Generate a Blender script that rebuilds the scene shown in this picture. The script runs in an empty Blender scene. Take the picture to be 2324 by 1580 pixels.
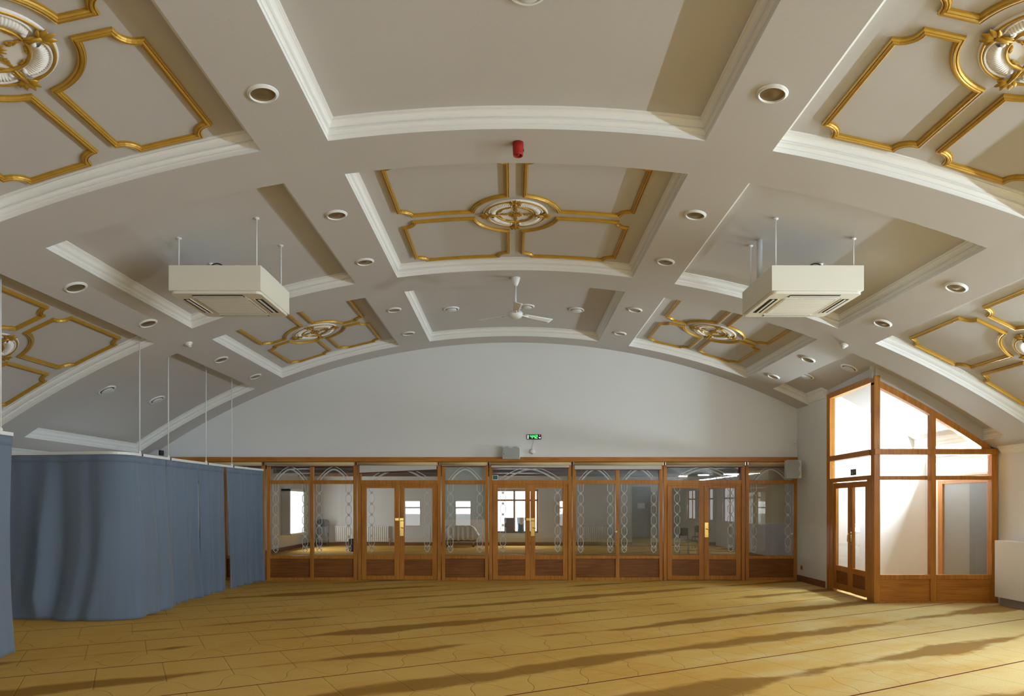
import bpy, bmesh, math, random
from math import sin, cos, pi, radians, sqrt, atan2
from mathutils import Vector, Matrix

scene = bpy.context.scene
COL = scene.collection
random.seed(4)

# ------------------------------------------------------------------ helpers
class MB:
    """collects shapes into one mesh"""
    def __init__(self):
        self.v = []; self.f = []; self.sm = []
    def add(self, vs, fs, smooth=False):
        n = len(self.v)
        self.v += [tuple(p) for p in vs]
        self.f += [tuple(i + n for i in f) for f in fs]
        self.sm += [smooth] * len(fs)
        return self
    def box(self, x0, x1, y0, y1, z0, z1):
        vs = [(x, y, z) for z in (z0, z1) for y in (y0, y1) for x in (x0, x1)]
        return self.add(vs, [(0, 2, 3, 1), (4, 5, 7, 6), (0, 1, 5, 4), (2, 6, 7, 3), (0, 4, 6, 2), (1, 3, 7, 5)])
    def prism(self, pts, a, b, plane='xz'):
        """closed polygon pts extruded from a to b along the missing axis"""
        n = len(pts)
        def P(p, t):
            return {'xz': (p[0], t, p[1]), 'xy': (p[0], p[1], t), 'yz': (t, p[0], p[1])}[plane]
        vs = [P(p, a) for p in pts] + [P(p, b) for p in pts]
        fs = [tuple(range(n - 1, -1, -1)), tuple(range(n, 2 * n))]
        fs += [(i, (i + 1) % n, n + (i + 1) % n, n + i) for i in range(n)]
        return self.add(vs, fs)
    def lathe(self, prof, c=(0, 0, 0), n=32, axis='z', smooth=True, cap=True):
        vs = []; fs = []
        m = len(prof)
        for i in range(n):
            a = 2 * pi * i / n
            for r, h in prof:
                x, y = r * cos(a), r * sin(a)
                p = {'z': (x, y, h), 'y': (x, h, y), 'x': (h, x, y)}[axis]
                vs.append((p[0] + c[0], p[1] + c[1], p[2] + c[2]))
        for i in range(n):
            j = (i + 1) % n
            for k in range(m - 1):
                fs.append((i * m + k, j * m + k, j * m + k + 1, i * m + k + 1))
        self.add(vs, fs, smooth)
        return self
    def tube(self, pts, r, n=8, closed=False):
        pts = [Vector(p) for p in pts]
        rings = []
        m = len(pts)
        up = None
        for i, p in enumerate(pts):
            if closed:
                t = pts[(i + 1) % m] - pts[i - 1]
            else:
                t = pts[min(i + 1, m - 1)] - pts[max(i - 1, 0)]
            t.normalize()
            if up is None:
                up = Vector((0, 0, 1)) if abs(t.z) < .9 else Vector((1, 0, 0))
            a = t.cross(up).normalized(); b = a.cross(t).normalized(); up = b
            rr = r[i] if isinstance(r, (list, tuple)) else r
            rings.append([p + a * rr * cos(2 * pi * k / n) + b * rr * sin(2 * pi * k / n) for k in range(n)])
        vs = [q for R in rings for q in R]
        fs = []
        for i in range(m if closed else m - 1):
            j = (i + 1) % m
            for k in range(n):
                fs.append((i * n + k, i * n + (k + 1) % n, j * n + (k + 1) % n, j * n + k))
        if not closed:
            fs.append(tuple(range(n - 1, -1, -1))); fs.append(tuple((m - 1) * n + k for k in range(n)))
        return self.add(vs, fs, True)
    def bar(self, p, q, w, d, yflat=None):
        """flat strip from p to q in the xz plane (w wide, d thick along y)"""
        p = Vector(p); q = Vector(q)
        t = (q - p).normalized(); nrm = Vector((-t.z, 0, t.x)) * w / 2
        e = Vector((0, d, 0))
        vs = [p - nrm, q - nrm, q + nrm, p + nrm]
        vs = vs + [v + e for v in vs]
        return self.add(vs, [(0, 1, 2, 3), (7, 6, 5, 4), (0, 4, 5, 1), (1, 5, 6, 2), (2, 6, 7, 3), (3, 7, 4, 0)])
    def grid(self, fn, nu, nv, smooth=True):
        vs = [fn(i / nu, j / nv) for j in range(nv + 1) for i in range(nu + 1)]
        w = nu + 1
        fs = [(j * w + i, j * w + i + 1, (j + 1) * w + i + 1, (j + 1) * w + i) for j in range(nv) for i in range(nu)]
        return self.add(vs, fs, smooth)
    def build(self, name, mat, parent=None, loc=None, bevel=0, solid=0, fix=True):
        me = bpy.data.meshes.new(name)
        o = Vector(loc) if loc is not None else Vector((0, 0, 0))
        me.from_pydata([Vector(p) - o for p in self.v], [], self.f)
        me.polygons.foreach_set('use_smooth', self.sm)
        if fix:
            bm = bmesh.new(); bm.from_mesh(me)
            bmesh.ops.remove_doubles(bm, verts=bm.verts, dist=1e-5)
            bmesh.ops.recalc_face_normals(bm, faces=bm.faces)
            bm.to_mesh(me); bm.free()
        me.materials.append(mat)
        ob = bpy.data.objects.new(name, me)
        COL.objects.link(ob)
        ob.location = o
        if parent is not None:
            ob.parent = parent
        if bevel:
            m = ob.modifiers.new('bevel', 'BEVEL'); m.width = bevel; m.segments = 2
            m.limit_method = 'ANGLE'; m.angle_limit = radians(40)
        if solid:
            m = ob.modifiers.new('solid', 'SOLIDIFY'); m.thickness = solid; m.offset = 0
        return ob

def tag(o, label, cat, group=None, kind=None):
    o['label'] = label; o['category'] = cat
    if group: o['group'] = group
    if kind: o['kind'] = kind
    return o
def thing(name, label, cat, loc=(0, 0, 0), rot=(0, 0, 0), group=None):
    o = bpy.data.objects.new(name, None); COL.objects.link(o)
    o.empty_display_size = .1
    o.location = loc; o.rotation_euler = rot
    return tag(o, label, cat, group)
def struct(o, label, cat):
    return tag(o, label, cat, None, 'structure')
def copy_tree(o, parent=None):
    c = o.copy(); COL.objects.link(c); c.parent = parent
    for ch in list(o.children):
        copy_tree(ch, c)
    return c

# ---------------------------------------------------------------- materials
def new_mat(name):
    m = bpy.data.materials.new(name); m.use_nodes = True
    nt = m.node_tree
    return m, nt, nt.nodes['Principled BSDF']
def plain(name, col, rough=.6, metal=0, bump=0, bscale=60, var=0, vscale=3, spec=.5):
    m, nt, b = new_mat(name)
    b.inputs['Base Color'].default_value = (*col, 1)
    b.inputs['Roughness'].default_value = rough
    b.inputs['Metallic'].default_value = metal
    b.inputs['Specular IOR Level'].default_value = spec
    tc = nt.nodes.new('ShaderNodeTexCoord')
    if var:
        n = nt.nodes.new('ShaderNodeTexNoise'); n.inputs['Scale'].default_value = vscale; n.inputs['Detail'].default_value = 4
        nt.links.new(tc.outputs['Object'], n.inputs['Vector'])
        r = nt.nodes.new('ShaderNodeMixRGB'); r.inputs[1].default_value = (*[c * (1 - var) for c in col], 1)
        r.inputs[2].default_value = (*[min(1, c * (1 + var)) for c in col], 1)
        nt.links.new(n.outputs['Fac'], r.inputs[0]); nt.links.new(r.outputs[0], b.inputs['Base Color'])
    if bump:
        n = nt.nodes.new('ShaderNodeTexNoise'); n.inputs['Scale'].default_value = bscale; n.inputs['Detail'].default_value = 3
        nt.links.new(tc.outputs['Object'], n.inputs['Vector'])
        bp = nt.nodes.new('ShaderNodeBump'); bp.inputs['Strength'].default_value = bump; bp.inputs['Distance'].default_value = .01
        nt.links.new(n.outputs['Fac'], bp.inputs['Height']); nt.links.new(bp.outputs[0], b.inputs['Normal'])
    return m
def wood(name, c1, c2, rough=.4, axis='z'):
    m, nt, b = new_mat(name)
    tc = nt.nodes.new('ShaderNodeTexCoord'); mp = nt.nodes.new('ShaderNodeMapping')
    nt.links.new(tc.outputs['Object'], mp.inputs['Vector'])
    mp.inputs['Scale'].default_value = {'z': (14, 14, .9), 'x': (.9, 14, 14)}[axis]
    n = nt.nodes.new('ShaderNodeTexNoise'); n.inputs['Scale'].default_value = 2.2; n.inputs['Detail'].default_value = 6
    n.inputs['Distortion'].default_value = .6
    nt.links.new(mp.outputs[0], n.inputs['Vector'])
    n2 = nt.nodes.new('ShaderNodeTexNoise'); n2.inputs['Scale'].default_value = 1.3
    nt.links.new(tc.outputs['Object'], n2.inputs['Vector'])
    ad = nt.nodes.new('ShaderNodeMath'); ad.operation = 'ADD'
    sc = nt.nodes.new('ShaderNodeMath'); sc.operation = 'MULTIPLY_ADD'; sc.inputs[1].default_value = .5; sc.inputs[2].default_value = -.25
    nt.links.new(n2.outputs['Fac'], sc.inputs[0]); nt.links.new(n.outputs['Fac'], ad.inputs[0]); nt.links.new(sc.outputs[0], ad.inputs[1])
    cr = nt.nodes.new('ShaderNodeValToRGB')
    cr.color_ramp.elements[0].position = .3; cr.color_ramp.elements[0].color = (*c2, 1)
    cr.color_ramp.elements[1].position = .68; cr.color_ramp.elements[1].color = (*c1, 1)
    nt.links.new(ad.outputs[0], cr.inputs[0]); nt.links.new(cr.outputs[0], b.inputs['Base Color'])
    b.inputs['Roughness'].default_value = rough; b.inputs['Specular IOR Level'].default_value = .25
    return m
def glass(name, refl=.08, tint=(1, 1, 1)):
    m = bpy.data.materials.new(name); m.use_nodes = True
    nt = m.node_tree; nt.nodes.clear()
    out = nt.nodes.new('ShaderNodeOutputMaterial'); mx = nt.nodes.new('ShaderNodeMixShader')
    tr = nt.nodes.new('ShaderNodeBsdfTransparent'); tr.inputs[0].default_value = (*tint, 1)
    gl = nt.nodes.new('ShaderNodeBsdfGlossy'); gl.inputs['Roughness'].default_value = .0
    lw = nt.nodes.new('ShaderNodeLayerWeight'); lw.inputs['Blend'].default_value = .25
    ma = nt.nodes.new('ShaderNodeMath'); ma.operation = 'MULTIPLY_ADD'; ma.inputs[1].default_value = .32; ma.inputs[2].default_value = refl
    ma.use_clamp = True
    nt.links.new(lw.outputs['Fresnel'], ma.inputs[0]); nt.links.new(ma.outputs[0], mx.inputs[0])
    nt.links.new(tr.outputs[0], mx.inputs[1]); nt.links.new(gl.outputs[0], mx.inputs[2]); nt.links.new(mx.outputs[0], out.inputs[0])
    return m
def emit(name, col, s):
    m, nt, b = new_mat(name)
    b.inputs['Base Color'].default_value = (*[c * .5 for c in col], 1)
    b.inputs['Emission Color'].default_value = (*col, 1); b.inputs['Emission Strength'].default_value = s
    return m
def frosted(name, col, alpha, trans=.5):
    m = bpy.data.materials.new(name); m.use_nodes = True
    nt = m.node_tree; nt.nodes.clear()
    out = nt.nodes.new('ShaderNodeOutputMaterial'); mx = nt.nodes.new('ShaderNodeMixShader'); mx.inputs[0].default_value = alpha
    tr = nt.nodes.new('ShaderNodeBsdfTransparent')
    d = nt.nodes.new('ShaderNodeBsdfDiffuse'); d.inputs[0].default_value = (*col, 1)
    t = nt.nodes.new('ShaderNodeBsdfTranslucent'); t.inputs[0].default_value = (*col, 1)
    m2 = nt.nodes.new('ShaderNodeMixShader'); m2.inputs[0].default_value = trans
    nt.links.new(d.outputs[0], m2.inputs[1]); nt.links.new(t.outputs[0], m2.inputs[2])
    nt.links.new(tr.outputs[0], mx.inputs[1]); nt.links.new(m2.outputs[0], mx.inputs[2]); nt.links.new(mx.outputs[0], out.inputs[0])
    return m

M = {}
M['wall'] = plain('wall_paint', (.77, .79, .80), .85, bump=.08, bscale=90, var=.02)
M['ceil'] = plain('ceiling_paint', (.55, .53, .51), .9, bump=.12, bscale=25, var=.035, vscale=1.1)
M['cove'] = plain('cornice_plaster', (.84, .84, .82), .8, var=.015)
M['plaster'] = plain('white_plaster', (.86, .85, .84), .7)
M['gold'] = plain('gilt_paint', (.52, .295, .035), .38, metal=.35, var=.18, vscale=9)
M['white'] = plain('white_plastic', (.82, .83, .82), .4)
M['steelw'] = plain('white_metal', (.80, .82, .83), .45)
M['cream'] = plain('cream_casing', (.80, .77, .66), .5, var=.01)
M['creamg'] = plain('cream_grille', (.62, .60, .54), .6)
M['dark'] = plain('dark_slot', (.03, .03, .028), .7)
M['bronze'] = plain('bronze_reflector', (.30, .23, .13), .32, metal=.6)
M['grey'] = plain('grey_plastic', (.40, .42, .42), .6, bump=.3, bscale=400)
M['lgrey'] = plain('light_grey_plastic', (.66, .68, .67), .5)
M['red'] = plain('red_plastic', (.36, .018, .008), .55, spec=.3)
M['reddark'] = plain('dark_red_plastic', (.12, .008, .006), .5)
M['black'] = plain('black_plastic', (.012, .012, .015), .35)
M['brass'] = plain('polished_brass', (.80, .55, .16), .18, metal=1)
M['wood'] = wood('oak_stain', (.54, .225, .036), (.37, .135, .018))
M['woodh'] = wood('oak_stain_horizontal', (.52, .21, .034), (.35, .125, .017), axis='x')
M['panelw'] = wood('dark_oak_panel', (.27, .105, .024), (.17, .06, .014), axis='x')
M['darkwood'] = wood('dark_brown_board', (.17, .075, .03), (.10, .04, .015), axis='x')
M['glass'] = glass('clear_glass', .05, (.96, .97, .96))
M['etch'] = frosted('etched_frost', (.92, .93, .91), .85, .4)
M['blind'] = frosted('sheer_blind_fabric', (.84, .93, .94), .62, .45)
M['blindw'] = frosted('beige_blind_fabric', (.74, .70, .60), .88, .35)
M['rollerf'] = plain('tan_roller_fabric', (.60, .45, .24), .8)
M['blindf'] = plain('pale_blind_fabric', (.62, .60, .58), .85)
M['chrome'] = plain('chrome', (.8, .8, .8), .15, metal=1)
M['rad'] = plain('radiator_enamel', (.80, .80, .77), .4)
M['chair'] = plain('dark_grey_chair', (.075, .078, .085), .6)
M['chairseat'] = plain('grey_chair_pad', (.17, .17, .18), .8)
M['blue'] = plain('blue_plastic', (.02, .09, .22), .4)
M['bag'] = plain('white_bag', (.75, .77, .78), .5)
M['cloth'] = plain('pale_cloth', (.70, .67, .60), .9, bump=.3, bscale=14)
M['greydoor'] = plain('grey_door_paint', (.12, .14, .155), .5)
M['paper'] = plain('paper', (.75, .75, .72), .9)
M['skirt'] = wood('skirting_stain', (.26, .11, .04), (.18, .07, .022), axis='x')
M['sky'] = emit('daylight_pane', (.93, .97, 1.0), 3.0)
M['skyp'] = emit('overcast_pane', (.95, .93, .95), .75)
M['tube'] = emit('fluorescent_tube', (.93, .97, 1.0), 6)
M['green'] = emit('green_digits', (.08, .9, .16), 2.2)
M['wdig'] = emit('white_icons', (.8, .9, 1.0), 1.1)
M['orange'] = emit('orange_dot', (1, .35, .12), 1.2)
M['screen'] = plain('clock_screen', (.004, .012, .03), .2)
M['teal'] = plain('teal_notice', (.02, .16, .15), .5)
M['signp'] = plain('sign_plate', (.035, .045, .03), .5)
M['signw'] = plain('sign_symbols', (.36, .38, .28), .5)
M['greypane'] = plain('grey_backed_pane', (.24, .23, .21), .35)
M['greypane2'] = plain('dark_grey_backed_pane', (.10, .096, .09), .3)
M['kick'] = plain('grey_plinth', (.30, .29, .28), .6)
M['brownbin'] = plain('dark_brown_bin', (.055, .018, .012), .5)

# curtain cloth
m, nt, b = new_mat('curtain_cloth')
tc = nt.nodes.new('ShaderNodeTexCoord')
n = nt.nodes.new('ShaderNodeTexNoise'); n.inputs['Scale'].default_value = 260; n.inputs['Detail'].default_value = 2
nt.links.new(tc.outputs['Object'], n.inputs['Vector'])
bp = nt.nodes.new('ShaderNodeBump'); bp.inputs['Strength'].default_value = .25; bp.inputs['Distance'].default_value = .003
nt.links.new(n.outputs['Fac'], bp.inputs['Height']); nt.links.new(bp.outputs[0], b.inputs['Normal'])
b.inputs['Base Color'].default_value = (.155, .205, .285, 1); b.inputs['Roughness'].default_value = .85
b.inputs['Sheen Weight'].default_value = .25; b.inputs['Specular IOR Level'].default_value = .2
M['curtain'] = m

# carpet: prayer rows on a diagonal, niche outlines, worn bands
def carpet():
    m, nt, b = new_mat('gold_carpet')
    L = nt.links.new
    def val(x, sock):
        if isinstance(x, (int, float)): sock.default_value = x
        else: L(x, sock)
    def mth(op, a, bb=0.0, c=None, clamp=False):
        nd = nt.nodes.new('ShaderNodeMath'); nd.operation = op; nd.use_clamp = clamp
        val(a, nd.inputs[0]); val(bb, nd.inputs[1])
        if c is not None: val(c, nd.inputs[2])
        return nd.outputs[0]
    def sstep(x, e0, e1):
        nd = nt.nodes.new('ShaderNodeMapRange'); nd.interpolation_type = 'SMOOTHSTEP'
        val(x, nd.inputs['Value']); val(e0, nd.inputs['From Min']); val(e1, nd.inputs['From Max'])
        return nd.outputs[0]
    def vec(x, y, z=0.0):
        nd = nt.nodes.new('ShaderNodeCombineXYZ'); val(x, nd.inputs[0]); val(y, nd.inputs[1]); val(z, nd.inputs[2]); return nd.outputs[0]
    def noise(v, s, d=3, dist=0, rough=.5):
        nd = nt.nodes.new('ShaderNodeTexNoise'); L(v, nd.inputs['Vector']); nd.inputs['Scale'].default_value = s
        nd.inputs['Detail'].default_value = d; nd.inputs['Distortion'].default_value = dist; nd.inputs['Roughness'].default_value = rough
        return nd.outputs['Fac']
    def mix(f, c1, c2):
        nd = nt.nodes.new('ShaderNodeMixRGB'); val(f, nd.inputs[0])
        for i, c in ((1, c1), (2, c2)):
            if isinstance(c, tuple): nd.inputs[i].default_value = (*c, 1)
            else: L(c, nd.inputs[i])
        return nd.outputs[0]
    tc = nt.nodes.new('ShaderNodeTexCoord'); sp = nt.nodes.new('ShaderNodeSeparateXYZ'); L(tc.outputs['Object'], sp.inputs[0])
    X, Y = sp.outputs[0], sp.outputs[1]
    al = radians(28.75); ca, sa = cos(al), sin(al)
    u = mth('ADD', mth('MULTIPLY', X, ca), mth('MULTIPLY', Y, sa))
    v = mth('SUBTRACT', mth('MULTIPLY', Y, ca), mth('MULTIPLY', X, sa))
    P = 1.4515
    q = mth('DIVIDE', mth('SUBTRACT', v, 3.98), P)
    row = mth('FLOOR', q); t = mth('FRACT', q)
    # red row line
    dl = mth('MULTIPLY', mth('MINIMUM', t, mth('SUBTRACT', 1, t)), P)
    line = mth('SUBTRACT', 1, sstep(dl, .008, .014))
    # niche grooves
    cx = mth('ABSOLUTE', mth('SUBTRACT', mth('FRACT', mth('DIVIDE', mth('ADD', u, mth('MULTIPLY', row, .13)), .60)), .5))
    s = mth('MINIMUM', mth('DIVIDE', t, .36), 1)
    h = mth('MULTIPLY', mth('ADD', s, mth('MULTIPLY', mth('SINE', mth('MULTIPLY', s, 2 * pi)), .11)), .5)
    gd = mth('ABSOLUTE', mth('SUBTRACT', cx, h))
    groove = mth('SUBTRACT', 1, sstep(gd, .004, .018))
    # worn bands
    fine = noise(vec(mth('MULTIPLY', u, 5), mth('MULTIPLY', v, 16)), 1.0, 4)
    wob = noise(vec(mth('MULTIPLY', u, .55), mth('MULTIPLY', row, 7.3)), 1.0, 2)
    wid = noise(vec(mth('MULTIPLY', u, .26), mth('ADD', mth('MULTIPLY', row, 3.7), 21.4)), 1.0, 3, rough=.6)
    med = noise(vec(mth('MULTIPLY', u, 1.6), mth('MULTIPLY', v, 3.2)), 1.0, 3)
    cen = mth('ADD', .42, mth('MULTIPLY', wob, .20))
    d = mth('ABSOLUTE', mth('SUBTRACT', t, cen))
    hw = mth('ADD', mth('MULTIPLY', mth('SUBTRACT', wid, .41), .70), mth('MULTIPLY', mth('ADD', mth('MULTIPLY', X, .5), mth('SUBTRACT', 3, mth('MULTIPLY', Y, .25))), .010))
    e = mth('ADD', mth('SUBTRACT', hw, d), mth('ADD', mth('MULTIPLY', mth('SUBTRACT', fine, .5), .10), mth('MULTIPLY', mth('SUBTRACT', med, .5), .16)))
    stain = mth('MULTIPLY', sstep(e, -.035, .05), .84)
    fuzz = noise(tc.outputs['Object'], 70, 3)
    big = noise(tc.outputs['Object'], .55, 3)
    base = mix(sstep(big, .35, .65), (.64, .365, .085), (.70, .445, .125))
    base = mix(mth('MULTIPLY', sstep(fine, .40, .7), .35), base, (.70, .50, .15))
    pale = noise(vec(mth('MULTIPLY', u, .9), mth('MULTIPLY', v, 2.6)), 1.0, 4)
    lit_pale = sstep(mth('ADD', mth('ADD', mth('MULTIPLY', X, .16), mth('MULTIPLY', Y, -.055)), mth('MULTIPLY', pale, 1.3)), .5, 1.2)  # pale nap patches, plus window brightness on the right painted into the colour
    base = mix(mth('MULTIPLY', lit_pale, .85), base, (.74, .62, .32))
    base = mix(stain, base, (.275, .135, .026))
    base = mix(mth('MULTIPLY', groove, .28), base, (.17, .095, .025))
    base = mix(mth('MULTIPLY', sstep(fuzz, .4, .7), .16), base, (.25, .15, .05))
    base = mix(line, base, (.125, .012, .018))
    L(base, b.inputs['Base Color']); b.inputs['Roughness'].default_value = .95
    b.inputs['Specular IOR Level'].default_value = .03
    bp = nt.nodes.new('ShaderNodeBump'); bp.inputs['Strength'].default_value = .28; bp.inputs['Distance'].default_value = .015
    L(mth('SUBTRACT', mth('MULTIPLY', fuzz, .25), groove), bp.inputs['Height']); L(bp.outputs[0], b.inputs['Normal'])
    return m
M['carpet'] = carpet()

# ------------------------------------------------------------- the room, metres
AX, ZC, RR, RP = .045, -8.77, 14.0, 14.17       # vault axis, centre height, rib and panel radii
TA, TB, TCc, TD, TE, TW = [radians(a) for a in (7.33, 9.95, 20.49, 22.98, 34.55, 36.35)]
ROWS = {-1: (-.75, 2.60), 0: (3.27, 6.67), 1: (7.34, 10.70), 2: (11.41, 14.90)}
COLS = {'L2': (-TE, -TD), 'L1': (-TCc, -TB), 'C': (-TA, TA), 'R1': (TB, TCc), 'R2': (TD, TE)}
YB, YF = 15.5, -4.0                              # back screen plane, wall behind
XL, XR = -8.2, 8.25
def V(th, y, r): return (AX + r * sin(th), y, ZC + r * cos(th))
def arch_z(x, r=RR): return ZC + sqrt(r * r - (x - AX) ** 2)

# floor (runs on into the room behind the screen)
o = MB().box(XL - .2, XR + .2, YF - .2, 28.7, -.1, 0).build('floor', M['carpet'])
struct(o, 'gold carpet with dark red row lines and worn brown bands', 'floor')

# ceiling: ribs at RR, bay panels at RP
mb = MB()
tb = [-TW, -TE, -TD, -TCc, -TB, -TA, TA, TB, TCc, TD, TE, TW]
yb = [YF - .2] + [y for k in (-1, 0, 1, 2) for y in ROWS[k]] + [YB + .2]
for i in range(len(tb) - 1):
    for j in range(len(yb) - 1):
        t0, t1, y0, y1 = tb[i], tb[i + 1], yb[j], yb[j + 1]
        bay = (i % 2 == 1) and (j % 2 == 1)
        r = RP if bay else RR
        n = max(2, int(abs(t1 - t0) / radians(1.0)))
        mb.grid(lambda a, c, t0=t0, t1=t1, y0=y0, y1=y1, r=r: V(t0 + (t1 - t0) * a, y0 + (y1 - y0) * c, r), n, 1)
o = mb.build('ceiling', M['ceil'], fix=False)
struct(o, 'vaulted off white ceiling of crossing ribs and sunk bays', 'ceiling')

# stepped cornice round each sunk bay
PROF = [(0, 0), (0, .044), (.014, .044), (.014, .058), (.020, .072), (.034, .080), (.050, .081), (.050, .090), (.038, .097), (.056, .101), (.060, .113),
        (.072, .130), (.092, .141), (.108, .144), (.108, .150), (.100, .154), (.126, .158), (.126, .170)]
k = 0
BAYWORD = {'L2': 'far left column', 'L1': 'left column', 'C': 'middle column', 'R1': 'right column', 'R2': 'far right column'}
ROWWORD = {-1: 'behind the viewer', 0: 'nearest row', 1: 'second row', 2: 'row by the end wall'}
for c, (t0, t1) in COLS.items():
    for rk, (y0, y1) in ROWS.items():
        mb = MB(); na, nl = 18, 2
        rings = []
        for (u, h) in PROF:
            u *= .74
            a0, a1, b0, b1, r = t0 + u / RR, t1 - u / RR, y0 + u, y1 - u, RR + h
            ring = [V(a0 + (a1 - a0) * i / na, b0, r) for i in range(na)] + [V(a1, b0 + (b1 - b0) * i / nl, r) for i in range(nl)]
            ring += [V(a1 + (a0 - a1) * i / na, b1, r) for i in range(na)] + [V(a0, b1 + (b0 - b1) * i / nl, r) for i in range(nl)]
            rings.append(ring)
        n = len(rings[0]); vs = [p for R in rings for p in R]
        fs = [(i * n + q, i * n + (q + 1) % n, (i + 1) * n + (q + 1) % n, (i + 1) * n + q) for i in range(len(PROF) - 1) for q in range(n)]
        mb.add(vs, fs)
        k += 1
        o = mb.build('trim_%d' % k, M['cove'])
        struct(o, 'white stepped cornice round the sunk ceiling bay, %s, %s' % (BAYWORD[c], ROWWORD[rk]), 'cornice')

# walls
def arch_poly(x0, x1, zb, n=28, up=.3):
    pts = [(x0, zb), (x1, zb)]
    pts += [(x1 + (x0 - x1) * i / n, arch_z(max(-8.28, min(8.37, x1 + (x0 - x1) * i / n))) + up) for i in range(n + 1)]
    return pts
o = MB().prism(arch_poly(XL, XR, 2.66), YB, YB + .2).build('wall_back', M['wall'])
struct(o, 'white arched end wall above the timber screen', 'wall')
o = MB().prism(arch_poly(XL, XR, 0), YF - .2, YF).build('wall_front', M['wall'])
struct(o, 'white arched wall behind the viewer', 'wall')
o = MB().box(XL - .2, XL, YF, 28.5, 0, 3.1).build('wall_left', M['wall'])
struct(o, 'white side wall behind the blue curtains', 'wall')
WINS = [(-2.2, -.7), (.6, 2.1), (3.4, 4.9), (6.2, 7.7)]
mb = MB(); ys = YF
for (a, c) in WINS:
    mb.box(XR, XR + .2, ys, a, 0, 3.0); mb.box(XR, XR + .2, a, c, 0, .95); mb.box(XR, XR + .2, a, c, 2.35, 3.0); ys = c
mb.box(XR, XR + .2, ys, 28.5, 0, 3.0)
o = mb.build('wall_right', M['wall'])
struct(o, 'white side wall with windows', 'wall')
for i, (a, c) in enumerate(WINS):
    mb = MB()
    for z0, z1 in ((.95, 1.01), (1.87, 1.93), (2.29, 2.35)): mb.box(XR + .06, XR + .14, a, c, z0, z1)
    for y in (a, (a + c) / 2 - .03, c - .06): mb.box(XR + .065, XR + .135, y, y + .06, .95, 2.35)
    o = mb.build('window_%d' % (20 + i), M['wood']); struct(o, 'oak framed window in the side wall', 'window')
    MB().box(XR + .095, XR + .105, a + .03, c - .03, .98, 2.32).build('glass_pane', M['sky'], o)
FWIN = [(-5.35, -4.5), (-2.85, -2.0), (2.3, 3.15)]
for i, (a, c) in enumerate(FWIN):
    mb = MB()
    for z0, z1 in ((.55, .61), (1.46, 1.53), (1.84, 1.9)): mb.box(a, c, YF, YF + .14, z0, z1)
    for x in (a, c - .06): mb.box(x, x + .06, YF, YF + .135, .55, 1.9)
    o = mb.build('window_%d' % (25 + i), M['wood']); struct(o, 'oak framed window in the wall behind the viewer', 'window')
    MB().box(a + .03, c - .03, YF + .01, YF + .02, .58, 1.87).build('glass_pane', M['sky'], o)
mb = MB()
for z0, z1 in ((.95, 1.01), (2.24, 2.30)): mb.box(XL, XL + .06, 11.6, 14.4, z0, z1)
for y in (11.6, 12.97, 14.34): mb.box(XL, XL + .055, y, y + .06, .95, 2.30)
o = mb.build('window_28', M['wood']); struct(o, 'oak framed window behind the curtains', 'window')
MB().box(XL + .01, XL + .02, 11.63, 14.37, .98, 2.27).build('glass_pane', M['skyp'], o)
# the return wall by the vestibule and the vestibule's back wall
o = MB().prism([(14.05, 0), (YB, 0), (YB, 4.05), (14.05, 4.05)], 6.27, 6.40, 'yz').build('wall_return', M['wall'])
struct(o, 'short white return wall between screen and vestibule door', 'wall')
mb = MB().prism([(6.40, 0), (XR, 0), (XR, 2.7)] + [(XR - (XR - 6.40) * i / 8, arch_z(XR - (XR - 6.40) * i / 8) + .26) for i in range(9)], 14.05, 14.2)
o = mb.build('wall_vestibule', M['wall']); struct(o, 'bright white back wall inside the glazed vestibule', 'wall')
o = MB().box(6.245, 6.27, 14.10, 15.46, 0, .13).build('baseboard_right', M['skirt']); struct(o, 'dark brown skirting board on the short return wall', 'skirting')
# cornice strips
for nm, x, s, y1, lab in (('left', XL, 1, YB, 'white cornice along the top of the curtained side wall'), ('right', XR, -1, 11.85, 'white cornice along the top of the window wall')):
    pr = [(0, 0), (.02, 0), (.03, .03), (.07, .07), (.075, .10), (.10, .11), (.10, .16), (0, .2)]
    mb = MB().prism([(x + s * a, 2.52 + h) for a, h in pr], YF, y1)
    o = mb.build('trim_%s' % nm, M['cove']); struct(o, lab, 'cornice')
o = MB().prism([(6.27 - a, 3.80 + h * 1.4) for a, h in pr], 14.05, 14.82).build('trim_return', M['cove'])
struct(o, 'white cornice at the head of the short return wall', 'cornice')

# room behind the screen
Y2 = 28.5
FX = lambda px: (px - 1162) / 56.14
FZ = lambda py: 1.68 - (py - 1144) / 56.14
farwins = [(-.66, 1.07, .50, 2.27)]
mb = MB(); xs = XL
for (a, c, z0, z1) in farwins:
    mb.box(xs, a, Y2, Y2 + .3, 0, 3.1); mb.box(a, c, Y2, Y2 + .3, 0, z0); mb.box(a, c, Y2, Y2 + .3, z1, 3.1); xs = c
mb.box(xs, XR, Y2, Y2 + .3, 0, 3.1)
o = mb.build('wall_far', M['wall']); struct(o, 'pale far wall of the room behind the glazed screen', 'wall')
o = MB().box(XL, XR, YB + .1, Y2 + .3, 2.95, 3.1).build('ceiling_far', M['ceil']); struct(o, 'flat ceiling of the room behind the screen', 'ceiling')
for i, y in enumerate((18.2, 21.2, 24.2, 27.0)):
    o = MB().box(XL + .01, XR - .01, y, y + .22, 2.74, 2.95).build('trim_%d' % (40 + i), M['darkwood']); struct(o, 'brown ceiling beam in the room behind the screen', 'beam')
mb = MB().box(XL + .02, XR - .02, Y2 - .025, Y2, 0, .13)
o = mb.build('baseboard_far', M['skirt']); struct(o, 'brown skirting along the far wall behind the screen', 'skirting')
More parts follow.
